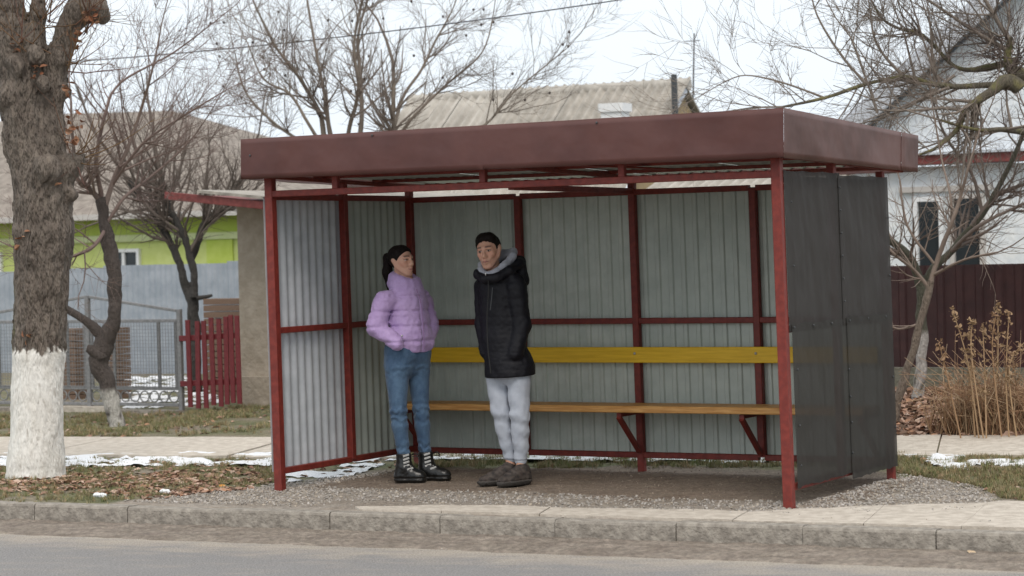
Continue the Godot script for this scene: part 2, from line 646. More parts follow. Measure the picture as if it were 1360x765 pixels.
		for i in m2:
			for j in 4:
				b.quad(t2[i][j], t2[i + 1][j], t2[i + 1][j + 1], t2[i][j + 1])
			b.quad(t2[i][0] + dn3, t2[i + 1][0] + dn3, t2[i + 1][0], t2[i][0])
			b.quad(t2[i + 1][4] + dn3, t2[i][4] + dn3, t2[i][4], t2[i + 1][4])
		for j in 4:
			b.quad(t2[m2][j] + dn3, t2[m2][j + 1] + dn3, t2[m2][j + 1], t2[m2][j])
			b.quad(t2[0][j + 1] + dn3, t2[0][j] + dn3, t2[0][j], t2[0][j + 1])
		part("slab", b, M.concrete, path)
		px += stepx

# ------------------------------------------------------------------ sheet metal
# a corrugated sheet: x runs across the ribs (0..w), y along them (0..h), ribs stand out along z
func corrugated(w: float, h: float, period: float, depth: float, round_ribs: bool, rows := 1, wave := 0.0) -> ArrayMesh:
	var b := MB.new()
	var prof := []
	var x := 0.0
	if round_ribs:
		while x < w + 0.001:
			prof.append(Vector2(minf(x, w), depth * 0.5 * (1.0 - cos(TAU * x / period))))
			x += period / 10.0
	else:
		while x < w - 0.0001:
			for e in [[0.0, 0.0], [0.55, 0.0], [0.64, 1.0], [0.91, 1.0]]:
				var xx: float = x + period * e[0]
				if xx <= w:
					prof.append(Vector2(xx, depth * e[1]))
			x += period
		prof.append(Vector2(w, 0))
	var nn := []
	for i in prof.size():
		var p0: Vector2 = prof[maxi(i - 1, 0)]
		var p1: Vector2 = prof[mini(i + 1, prof.size() - 1)]
		var t := (p1 - p0).normalized()
		nn.append(Vector3(-t.y, 0, t.x))
	for i in prof.size() - 1:
		for r in rows:
			var p: Vector2 = prof[i]
			var q: Vector2 = prof[i + 1]
			var y0 := h * r / rows
			var y1 := h * (r + 1) / rows
			var o0 := wave * sin(y0 * 3.1 + 0.7)
			var o1 := wave * sin(y1 * 3.1 + 0.7)
			var A := Vector3(p.x, y0, p.y + o0)
			var B := Vector3(q.x, y0, q.y + o0)
			var C := Vector3(q.x, y1, q.y + o1)
			var D := Vector3(p.x, y1, p.y + o1)
			if round_ribs:
				b.sm(A, B, C, nn[i], nn[i + 1], nn[i + 1])
				b.sm(A, C, D, nn[i], nn[i + 1], nn[i])
			else:
				b.quad(A, B, C, D)
	return b.mesh()

func frame_of(o: Vector3, x: Vector3, y: Vector3, z: Vector3) -> Transform3D:
	return Transform3D(Basis(x, y, z), o)

# ------------------------------------------------------------------ bus shelter
func lean(x: float, y: float, z: float) -> Vector3:
	return Vector3(x - 0.0259 * y, y, z - 0.0256 * y)

func steel(root: Node, called: String, a: Vector3, b: Vector3, w := 0.05, h := 0.05) -> MeshInstance3D:
	var m := MB.new()
	m.bar(a, b, w, h)
	return part(called, m, M.red_paint, root)

func make_shelter() -> void:
	var root := thing("bus_shelter", Vector3.ZERO, "red steel bus shelter with brown fascia, corrugated walls, yellow backrest and wooden bench", "bus shelter")
	var up := lean(0, 1, 0).normalized()
	# posts
	for p in [[0, -0.05, 2.2, 0], [LEN, -0.05, 2.19, 0], [LEN, -0.05, 2.12, -DEP], [0, -0.05, 2.13, -DEP], [LEN / 2, -0.05, 2.13, -DEP], [LEN / 4, 0.12, 2.04, -DEP], [LEN * 3 / 4, 0.12, 2.04, -DEP], [0, 0.13, 2.17, -DEP / 2], [LEN, 0.1, 2.17, -DEP / 2]]:
		var w: float = 0.062 if p[3] == 0 else 0.052
		steel(root, "post", lean(p[0], p[1], p[3]), lean(p[0], p[2], p[3]), w, w)
	# rails: front, rear, left, right
	steel(root, "rail", lean(0.031, 2.075, 0), lean(LEN - 0.031, 2.075, 0), 0.05, 0.045)
	for y in [2.041, 1.098, 0.118]:
		for e in [[0.0, 0.25], [0.25, 0.5], [0.5, 0.75], [0.75, 1.0]]:
			steel(root, "rail", lean(LEN * e[0] + 0.026, y, -DEP), lean(LEN * e[1] - 0.026, y, -DEP), 0.042, 0.042)
	for y in [2.054, 1.115, 0.13]:
		for e in [[-0.031, -DEP / 2 + 0.026], [-DEP / 2 - 0.026, -DEP + 0.026]]:
			steel(root, "rail", lean(0, y, e[0]), lean(0, y, e[1]), 0.042, 0.042)
			steel(root, "rail", lean(LEN, y - 0.012, e[0]), lean(LEN, y - 0.012, e[1]), 0.042, 0.042)
	# roof carrying beams
	for x in [0.0, LEN / 2, LEN]:
		steel(root, "roof_beam", Vector3(x - 0.055, 2.2, 0.06), Vector3(x - 0.055, 2.135, -2.36), 0.04, 0.03)
	steel(root, "roof_beam", lean(LEN / 2, 2.06, -0.026), lean(LEN / 2, 2.05, -DEP + 0.026), 0.04, 0.04)
	for z in [[0.05, 2.21], [-0.75, 2.19], [-1.55, 2.17], [-2.33, 2.15]]:
		steel(root, "purlin", Vector3(-0.14, z[1] + 0.014, z[0]), Vector3(3.84, z[1] + 0.006, z[0]), 0.032, 0.026)
	for x in [1.72, 0.55, 2.75]:
		steel(root, "strut", Vector3(x - 0.054, 2.097, -0.054), Vector3(x - 0.054, 2.195, -0.054), 0.045, 0.045)
	steel(root, "brace", Vector3(2.18, 2.2, 0.04), Vector3(2.62, 2.165, -0.9), 0.05, 0.012)
	# roof sheets, ribs running front to back
	var sheet := corrugated(1.005, 2.42, 0.1, 0.02, true, 1)
	for i in 4:
		var o := Vector3(-0.16 + i * 1.0, 2.238 + i * 0.001, 0.075)
		var back := Vector3(0, -0.068, -2.42).normalized()
		var x := Vector3.RIGHT
		piece("roof_sheet", sheet, M.roof_sheet, root, frame_of(o, x, back, x.cross(back)))
	# fascia panels: front in two lengths, right side in two, left, rear in two
	var ft := [Vector3(-0.187, 2.461, 0.1), Vector3(3.886, 2.476, 0.1)]
	var fb := [Vector3(-0.194, 2.182, 0.1), Vector3(3.879, 2.171, 0.1)]
	var rt := Vector3(3.886, 2.379, -2.4)
	var rb := Vector3(3.88, 2.123, -2.39)
	var lt := Vector3(-0.187, 2.37, -2.4)
	var lb := Vector3(-0.194, 2.12, -2.39)
	var s := 0.4775
	fascia(root, fb[0], fb[0].lerp(fb[1], s), ft[0].lerp(ft[1], s), ft[0], M.brown_fascia, 1)
	fascia(root, fb[0].lerp(fb[1], s) + Vector3(0.001, 0, 0.003), fb[1] + Vector3(0, 0, 0.003), ft[1] + Vector3(0, 0, 0.003), ft[0].lerp(ft[1], s) + Vector3(0.001, 0, 0.003), M.brown_fascia, 2)
	var s2 := 0.86
	fascia(root, fb[1], fb[1].lerp(rb, s2), ft[1].lerp(rt, s2), ft[1], M.brown_fascia_worn, 3)
	fascia(root, fb[1].lerp(rb, s2) + Vector3(0.004, 0, 0), rb + Vector3(0.004, 0, 0), rt + Vector3(0.004, 0, 0), ft[1].lerp(rt, s2) + Vector3(0.004, 0, 0), M.brown_fascia_worn, 4)
	fascia(root, lb, fb[0], ft[0], lt, M.brown_fascia, 5)
	fascia(root, rb, rb.lerp(lb, 0.5), rt.lerp(lt, 0.5), rt, M.brown_fascia, 6)
	fascia(root, rb.lerp(lb, 0.5), lb, lt, rt.lerp(lt, 0.5), M.brown_fascia, 7)
	for q in [Vector3(-0.11, 2.345, 0.103), Vector3(0.9, 2.44, 0.106), Vector3(2.6, 2.445, 0.108)]:
		var bb := MB.new()
		bb.ball(q, Vector3(0.008, 0, 0), Vector3(0, 0.008, 0), Vector3(0, 0, 0.006), 4, 8)
		part("rivet", bb, M.dark_pipe, root)
	# rear wall sheets hang behind the frame
	var hz := -DEP - 0.024
	for i in 4:
		var w := LEN / 4.0 + 0.03
		var m := corrugated(w, 1.93, [0.1, 0.096, 0.103, 0.098][i], 0.012, false, 1)
		var o := lean(LEN / 4.0 * i - 0.012, 0.118, hz - 0.014 - 0.002 * (i % 2))
		piece("wall_sheet", m, [M.grey_green_sheet, M.grey_green_sheet_pale, M.grey_green_sheet, M.grey_green_sheet_pale][i], root, frame_of(o, Vector3.RIGHT, up, Vector3(0, 0.0256, 1).normalized()))
	# left wall: galvanised sheet in front, grey-green behind
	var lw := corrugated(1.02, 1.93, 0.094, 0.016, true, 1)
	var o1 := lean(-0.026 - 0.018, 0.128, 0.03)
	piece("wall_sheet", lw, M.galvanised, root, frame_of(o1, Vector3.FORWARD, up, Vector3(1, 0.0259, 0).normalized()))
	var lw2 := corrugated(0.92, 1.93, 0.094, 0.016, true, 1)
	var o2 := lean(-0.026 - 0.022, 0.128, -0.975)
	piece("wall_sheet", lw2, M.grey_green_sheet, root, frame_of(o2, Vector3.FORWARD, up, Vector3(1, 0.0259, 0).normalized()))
	# right wall: four pieces of dark plastic film with wrinkles
	film(root, -0.02, -0.99, 1.09, 2.1, 0.036, "film_upper", 0.0)
	film(root, -0.95, -1.905, 1.095, 2.085, 0.041, "film_upper", 5.0)
	film(root, -0.05, -1.02, 0.115, 1.14, 0.041, "film_lower", 9.0)
	film(root, -1.0, -1.885, 0.08, 1.145, 0.046, "film_lower", 13.0)
	for q in [[-0.07, 1.115], [-0.4, 1.115], [-0.72, 1.115], [-1.05, 1.12], [-1.4, 1.12], [-1.75, 1.12], [-0.1, 0.85], [-0.1, 0.5], [-0.1, 1.5], [-0.1, 1.9], [-1.0, 0.8], [-1.02, 0.45], [-1.85, 0.7], [-0.97, 1.25], [-0.965, 1.4], [-0.96, 1.55], [-0.96, 1.7], [-0.955, 1.85], [-0.955, 2.0], [-1.01, 0.25], [-1.01, 0.62], [-1.86, 1.4], [-1.87, 1.8], [-0.1, 0.25], [-1.86, 0.35]]:
		var rv := MB.new()
		var at := lean(LEN + 0.05, q[1], q[0])
		rv.ball(at, Vector3(0.006, 0, 0), Vector3(0, 0.008, 0), Vector3(0, 0, 0.008), 4, 8)
		part("rivet", rv, M.dark_pipe, root)
	# bench and backrest
	var bench := MB.new()
	bench.bar(Vector3(0.03, 0.478, -1.67), Vector3(3.76, 0.478, -1.67), 0.34, 0.048, Vector3.UP, 0.005)
	part("bench_seat", bench, M.orange_wood, root).set_meta("label", "orange varnished wooden seat plank")
	var brd := MB.new()
	brd.bar(lean(0.12, 0.851, -DEP + 0.042), lean(LEN - 0.05, 0.851, -DEP + 0.042), 0.028, 0.115, Vector3.UP, 0.004)
	part("backrest", brd, M.yellow_board, root).set_meta("label", "yellow painted backrest board")
	for x in [LEN / 4, LEN / 2, LEN * 3 / 4]:
		var bt := MB.new()
		bt.ball(lean(x, 0.862, -DEP + 0.058), Vector3(0.011, 0, 0), Vector3(0, 0.011, 0), Vector3(0, 0, 0.007), 4, 8)
		part("bolt", bt, M.bolt, root)
	for x in [0.08, LEN / 4, LEN / 2, LEN * 3 / 4, LEN - 0.08]:
		steel(root, "bench_bracket", Vector3(x - 0.01, 0.435, -1.845), Vector3(x - 0.01, 0.435, -1.53), 0.035, 0.03)
		steel(root, "bench_bracket", Vector3(x - 0.01, 0.42, -1.53), Vector3(x - 0.004, 0.15, -1.84), 0.035, 0.035)

func fascia(root: Node, a: Vector3, b: Vector3, c: Vector3, d: Vector3, m: Material, sd: int) -> void:
	# folded sheet: gently dented face, with a lip turned in at top and bottom
	var mb := MB.new()
	var nx := 40
	var ny := 8
	var nn := (b - a).cross(d - a).normalized()
	var st := SurfaceTool.new()
	st.begin(Mesh.PRIMITIVE_TRIANGLES)
	var g := []
	for i in nx + 1:
		var row := []
		for j in ny + 3:
			var t := float(i) / nx
			var q: Vector3
			if j == 0:
				q = a.lerp(b, t) - nn * 0.03
			elif j == ny + 2:
				q = d.lerp(c, t) - nn * 0.03
			else:
				var w := float(j - 1) / ny
				q = a.lerp(b, t).lerp(d.lerp(c, t), w)
				var e := minf(minf(t, 1.0 - t) * 6.0, 1.0)
				q += nn * e * (0.009 * nz.get_noise_3d(q.x * 1.3 + sd * 7.0, q.y * 2.0, q.z * 1.3) + 0.003 * nz.get_noise_3d(q.x * 5.0, q.y * 6.0, q.z * 5.0 + sd))
				if w < 0.01:
					q += Vector3(0, 0.008 * nz.get_noise_2d(t * 6.0, sd * 9.0), 0)
			row.append(q)
		g.append(row)
	var cols := ny + 1
	for i in nx + 1:
		for j in range(1, ny + 2):
			st.add_vertex(g[i][j])
	for i in nx:
		for j in cols - 1:
			var k := i * cols + j
			st.add_index(k); st.add_index(k + 1); st.add_index(k + cols)
			st.add_index(k + 1); st.add_index(k + cols + 1); st.add_index(k + cols)
	var at := (nx + 1) * cols
	for lip in [[0, 1], [ny + 1, ny + 2]]:
		for i in nx + 1:
			st.add_vertex(g[i][lip[0]])
			st.add_vertex(g[i][lip[1]])
		for i in nx:
			var k := at + i * 2
			st.add_index(k); st.add_index(k + 1); st.add_index(k + 2)
			st.add_index(k + 1); st.add_index(k + 3); st.add_index(k + 2)
		at += (nx + 1) * 2
	st.generate_normals()
	piece("fascia_panel", st.commit(), m, root)

func film(root: Node, z0: float, z1: float, y0: float, y1: float, out: float, m: String, sd: float) -> void:
	var st := SurfaceTool.new()
	st.begin(Mesh.PRIMITIVE_TRIANGLES)
	var nx := 36
	var ny := 44
	for i in nx + 1:
		for j in ny + 1:
			var t := float(i) / nx
			var w := float(j) / ny
			var z := lerpf(z0, z1, t)
			var y := lerpf(y0, y1, w)
			var edge := minf(minf(t, 1 - t) * 7.0, 1.0)
			var bulge := edge * (0.01 * nz.get_noise_2d(z * 2.0 + sd, y * 1.1) + 0.006 * nz.get_noise_2d(z * 9.0 + sd, y * 2.5 + sd) + 0.005 * nz.get_noise_2d((z + y * 0.6) * 14.0 + sd, y * 2.0) * clampf(w * 3.0 - 1.8, 0, 1))
			if j == 0:
				y += 0.012 * nz.get_noise_2d(z * 8.0, sd)
			var sag := 0.0
			if j == ny:
				sag = -0.007 * absf(sin(z * 9.0 + sd))
			st.add_vertex(lean(LEN + out + bulge, y + sag, z))
	for i in nx:
		for j in ny:
			var k := i * (ny + 1) + j
			st.add_index(k); st.add_index(k + 1); st.add_index(k + ny + 1)
			st.add_index(k + 1); st.add_index(k + ny + 2); st.add_index(k + ny + 1)
	st.generate_normals()
	piece("film_panel", st.commit(), M[m], root)

# ------------------------------------------------------------------ buildings
func box_part(root: Node3D, called: String, lo: Vector3, hi: Vector3, m: Material) -> MeshInstance3D:
	var b := MB.new()
	var h := (hi - lo) / 2.0
	b.box((lo + hi) / 2.0, Vector3(h.x, 0, 0), Vector3(0, h.y, 0), Vector3(0, 0, h.z))
	return part(called, b, m, root, root.position if root.get_parent() == self else root.get_parent().position)

func window(root: Node3D, x0: float, x1: float, y0: float, y1: float, z: float, bars: Array, frame_mat: Material) -> void:
	# frame proud of the wall, pane set back inside it
	var f := 0.06
	var b := MB.new()
	var zc := z + 0.03
	for q in [[x0, x1, y0, y0 + f], [x0, x1, y1 - f, y1], [x0, x0 + f, y0 + f, y1 - f], [x1 - f, x1, y0 + f, y1 - f]]:
		b.box(Vector3((q[0] + q[1]) / 2, (q[2] + q[3]) / 2, zc), Vector3((q[1] - q[0]) / 2, 0, 0), Vector3(0, (q[3] - q[2]) / 2, 0), Vector3(0, 0, 0.04))
	for t in bars:
		var xx := lerpf(x0, x1, t)
		b.box(Vector3(xx, (y0 + y1) / 2, zc - 0.005), Vector3(0.03, 0, 0), Vector3(0, (y1 - y0) / 2 - f, 0), Vector3(0, 0, 0.03))
	var w := part("window", b, frame_mat, root, root.position)
	var edges := [0.0] + bars + [1.0]
	for i in edges.size() - 1:
		var g := MB.new()
		var xa := lerpf(x0, x1, edges[i]) + 0.03
		var xb := lerpf(x0, x1, edges[i + 1]) - 0.03
		g.box(Vector3((xa + xb) / 2, (y0 + y1) / 2, z + 0.008), Vector3((xb - xa) / 2, 0, 0), Vector3(0, (y1 - y0) / 2 - f + 0.01, 0), Vector3(0, 0, 0.006))
		piece("pane", g.mesh(), M.pane, w)
	var sl := MB.new()
	sl.box(Vector3((x0 + x1) / 2, y0 - 0.025, z + 0.06), Vector3((x1 - x0) / 2 + 0.05, 0, 0), Vector3(0, 0.02, 0), Vector3(0, 0, 0.07))
	piece("sill", sl.mesh(), frame_mat, w)

# one slope of a roof laid with corrugated sheets; a is the lower corner, along runs with the eave, up climbs the slope
func slate_slope(root: Node3D, a: Vector3, along: Vector3, up: Vector3, nx: int, ny: int, mats: Array, period := 0.15, depth := 0.06) -> void:
	var w := along.length() / nx
	var h := up.length() / ny
	var sheet := corrugated(w + 0.05, h + 0.12, period, depth, true, 1)
	var x := along.normalized()
	var y := up.normalized()
	var n := x.cross(y)
	for j in ny:
		for i in nx:
			var o := a + x * w * i + y * (h * j) + n * (0.03 + 0.012 * ((i + j) % 2) + rng.randf_range(0.0, 0.008))
			o += n * 0.015
			var tilt := y.rotated(x, 0.012)
			piece("roof_sheet", sheet, mats[rng.randi() % mats.size()], root, Transform3D(Basis(x, tilt, x.cross(tilt)), o - root.position))

func slab_between(root: Node3D, called: String, p: Array, thick: float, m: Material) -> void:
	# a flat polygon (four corners, counter-clockwise from above) with thickness below it
	var b := MB.new()
	var n: Vector3 = (p[1] - p[0]).cross(p[2] - p[0]).normalized() * thick
	var k := p.size()
	for i in range(1, k - 1):
		b.tri(p[0], p[i], p[i + 1])
		b.tri(p[0] - n, p[i + 1] - n, p[i] - n)
	for i in k:
		var q: Vector3 = p[i]
		var r: Vector3 = p[(i + 1) % k]
		b.quad(q - n, r - n, r, q)
	part(called, b, m, root, root.position)

func make_houses() -> void:
	# --- lime green house behind the left trees
	var g := thing("green_house", Vector3(-17, 0, -20), "lime green house with pale bands under a brown hipped roof", "house")
	box_part(g, "wall", Vector3(-25, -0.5, -27), Vector3(-13.2, 2.42, -20), M.lime_wall)
	box_part(g, "band", Vector3(-25, 1.93, -19.998), Vector3(-13.2, 2.05, -19.93), M.lime_band)
	box_part(g, "band", Vector3(-25, 2.053, -19.998), Vector3(-13.2, 2.4, -19.965), M.lime_deep)
	for x in [-14.9, -18.9, -22.5]:
		box_part(g, "pilaster", Vector3(x - 0.28, -0.4, -19.998), Vector3(x + 0.28, 1.927, -19.96), M.lime_deep)
	var wa := zp(150, 331, -20)
	var wb := zp(188, 364, -20)
	window(g, wa.x, wb.x, wb.y - 0.5, wa.y, -20.0, [0.42], M.window_frame)
	window(g, wa.x - 3.2, wb.x - 3.2, wb.y - 0.5, wa.y, -20.0, [0.42], M.window_frame)
	var e0 := Vector3(-25.6, 2.4, -19.5)
	var e1 := Vector3(-12.7, 2.4, -19.5)
	var e2 := Vector3(-12.7, 2.4, -27.5)
	var e3 := Vector3(-25.6, 2.4, -27.5)
	var r0 := Vector3(-22.5, 4.6, -23.5)
	var r1 := Vector3(-18.5, 4.5, -23.5)
	var courses := 7
	for c in courses:
		var t0 := float(c) / courses
		var t1 := float(c + 1) / courses
		var lift := Vector3(0, 0.005, 0)
		slab_between(g, "roof_course", [e0.lerp(r0, t0) + lift, e1.lerp(r1, t0) + lift, e1.lerp(r1, t1), e0.lerp(r0, t1)], 0.03, M.slate_brown)
		slab_between(g, "roof_course", [e1.lerp(r1, t0) + lift, e2.lerp(r1, t0) + lift, e2.lerp(r1, t1), e1.lerp(r1, t1)], 0.03, M.slate_brown)
	slab_between(g, "roof_course", [e2, e3, r0, r1], 0.03, M.slate_brown)
	slab_between(g, "roof_course", [e3, e0, r0], 0.03, M.slate_brown)
	box_part(g, "eave_board", Vector3(-25.6, 2.33, -19.56), Vector3(-12.7, 2.43, -19.5), M.old_frame)

	# --- small plastered building beside the picket fence
	var bz := thing("plastered_outhouse", Vector3(-4.6, 0, -7.2), "beige plastered outhouse with red eave board beside the red pickets", "outhouse")
	var wl := MB.new()
	var wp := [Vector3(-5.43, -0.3, -7.2), Vector3(-2.2, -0.3, -7.2), Vector3(-2.2, 1.86, -7.2), Vector3(-5.43, 2.24, -7.2)]
	var wd := Vector3(0, 0, -4.3)
	wl.quad(wp[0], wp[1], wp[2], wp[3])
	wl.quad(wp[1] + wd, wp[0] + wd, wp[3] + wd, wp[2] + wd)
	for i in 4:
		wl.quad(wp[(i + 1) % 4], wp[i], wp[i] + wd, wp[(i + 1) % 4] + wd)
	part("wall", wl, M.beige_plaster, bz, bz.position)
	box_part(bz, "footing", Vector3(-5.36, -0.3, -7.2), Vector3(-2.2, 0.34, -7.08), M.beige_plaster)
	var k0 := Vector3(-5.85, 2.36, -6.5)
	var k1 := Vector3(-2.0, 1.93, -6.5)
	slab_between(bz, "soffit", [k0 + Vector3(0, -0.06, -0.03), k1 + Vector3(0, -0.06, -0.03), Vector3(-2.0, 1.9, -12), Vector3(-5.85, 2.33, -12)], 0.03, M.red_trim)
	var eb := MB.new()
	eb.bar(k0 + Vector3(0, -0.06, 0), k1 + Vector3(0, -0.06, 0), 0.03, 0.085)
	part("eave_board", eb, M.red_trim, bz, bz.position)
	slab_between(bz, "roof", [k0 + Vector3(0.45, -0.015, 0.05), k1 + Vector3(0, 0.035, 0.05), Vector3(-2.0, 1.98, -12.1), Vector3(-5.4, 2.36, -12.1)], 0.03, M.slate_dark)

	# --- house with the long slate roof behind the shelter
	var h := thing("slate_roofed_house", Vector3(-7.3, 0, -16), "house with long pale corrugated slate roof and boarded gable, rising behind the shelter", "house")
	box_part(h, "wall", Vector3(-9.6, -0.3, -20.1), Vector3(-5.05, 2.25, -15.9), M.beige_plaster)
	var ridge := Vector3(-9.75, 3.93, -18)
	slate_slope(h, Vector3(-9.75, 2.14, -15.65), Vector3(4.8, 0, 0), Vector3(0, 1.79, -2.35), 5, 2, [M.slate, M.slate, M.slate_dark], 0.15)
	slab_between(h, "rear_slope", [Vector3(-4.95, 2.2, -20.3), Vector3(-9.75, 2.2, -20.3), ridge, Vector3(-4.95, 3.93, -18)], 0.03, M.slate_dark)
	var gb := MB.new()
	gb.tri(Vector3(-5.05, 2.2, -15.9), Vector3(-5.05, 2.2, -20.1), Vector3(-5.05, 3.86, -18))
	gb.tri(Vector3(-5.15, 2.2, -15.9), Vector3(-5.15, 3.86, -18), Vector3(-5.15, 2.2, -20.1))
	part("gable", gb, M.gable_wood, h, h.position)
	var rc := MB.new()
	rc.tube(PackedVector3Array([ridge + Vector3(0, 0.06, 0), Vector3(-4.93, 3.99, -18)]), PackedFloat32Array([0.1, 0.1]), 8, true)
	part("ridge_cap", rc, M.slate, h, h.position)
	var bg := MB.new()
	bg.bar(Vector3(-4.97, 2.25, -15.7), Vector3(-4.97, 3.92, -17.95), 0.04, 0.1)
	part("barge_board", bg, M.barge_grey, h, h.position)
	# chimney: cap, neck, shaft
	var ch := MB.new()
	ch.bar(Vector3(-5.42, 2.6, -16.5), Vector3(-5.42, 3.55, -16.5), 0.32, 0.3, Vector3.UP, 0.01)
	ch.bar(Vector3(-5.42, 3.55, -16.5), Vector3(-5.42, 3.67, -16.5), 0.39, 0.36, Vector3.UP, 0.03)
	part("chimney", ch, M.chimney_white, h, h.position)
	var pp := MB.new()
	var p0 := zp(897, 150, -17.3)
	var p1 := zp(895, 99, -17.3)
	pp.tube(PackedVector3Array([p0 + Vector3(0, -0.35, 0), p1]), PackedFloat32Array([0.045, 0.045]), 10, true)
	part("flue_pipe", pp, M.dark_pipe, h, h.position)
	var an := MB.new()
	var q0 := zp(919, 112, -18.4)
	var q1 := zp(922, 44, -18.4)
	an.tube(PackedVector3Array([Vector3(q0.x, 3.5, q0.z), q1]), PackedFloat32Array([0.014, 0.01]), 6, true)
	an.bar(q1.lerp(q0, 0.15) - Vector3(0.14, 0, 0), q1.lerp(q0, 0.15) + Vector3(0.1, 0, 0), 0.012, 0.012, Vector3.UP, 0.001)
	var ao := part("antenna_mast", an, M.cable)
	tag(ao, "thin antenna mast standing on the ridge of the slate roof", "antenna")

	# --- low shed whose roof shows between the shelter's back wall and its eaves
	var sh := thing("low_shed", Vector3(-0.5, 0, -10.6), "low shed with weathered slate roof just behind the shelter", "shed")
	box_part(sh, "wall", Vector3(-1.8, -0.2, -11.3), Vector3(0.3, 2.12, -10.2), M.beige_plaster)
	slate_slope(sh, Vector3(-1.97, 2.12, -9.95), Vector3(2.35, 0.04, 0), Vector3(0, 0.42, -1.4), 3, 1, [M.slate, M.slate_dark], 0.13)

	# --- white house on the right with its gable to the road
	var w := thing("white_house", Vector3(2, 0, -15), "white house with red eave trim and tall dark windows behind the maroon fence", "house")
	box_part(w, "wall", Vector3(-1.4, -0.2, -23), Vector3(5.4, 2.55, -15), M.white_wall)
	box_part(w, "belt_board", Vector3(-1.75, 2.57, -15.2), Vector3(5.8, 2.685, -14.78), M.red_trim)
	box_part(w, "belt_cap", Vector3(-1.78, 2.688, -15.2), Vector3(5.83, 2.72, -14.74), M.barge_grey)
	var apex := Vector3(2.0, 5.67, -15)
	var gm := MB.new()
	gm.tri(Vector3(-1.5, 2.7, -15.02), Vector3(5.5, 2.7, -15.02), Vector3(2.0, 5.55, -15.02))
	gm.tri(Vector3(-1.5, 2.7, -15.2), Vector3(2.0, 5.55, -15.2), Vector3(5.5, 2.7, -15.2))
	part("gable", gm, M.white_brick, w, w.position)
	for s in [-1.0, 1.0]:
		var foot := Vector3(2.0 + s * 3.78, 2.6, -14.7)
		var rb := MB.new()
		rb.bar(foot, Vector3(2.0, 5.66, -14.7), 0.05, 0.24)
		part("barge_board", rb, M.barge_grey, w, w.position)
		var f2 := foot + Vector3(0, 0.08, -8.5)
		var rr := [foot + Vector3(0, 0.15, 0), Vector3(2.0, 5.8, -14.7), Vector3(2.0, 5.8, -23.2), f2 + Vector3(0, 0.07, 0)]
		if s < 0:
			rr.reverse()
		slab_between(w, "roof", rr, 0.05, M.barge_grey)
	var u0 := zp(1214, 262, -15)
	var u1 := zp(1256, 346, -15)
	var u2 := zp(1262, 258, -15)
	var u3 := zp(1310, 352, -15)
	window(w, u0.x, u1.x, u1.y - 0.42, u0.y, -15.0, [], M.window_frame)
	window(w, u2.x, u3.x, u1.y - 0.42, u2.y, -15.0, [], M.old_frame)
	var lt := zp(1262, 256, -15)
	box_part(w, "lintel", Vector3(u0.x - 0.18, u0.y + 0.06, -14.998), Vector3(u3.x + 0.1, u0.y + 0.13, -14.93), M.old_frame)

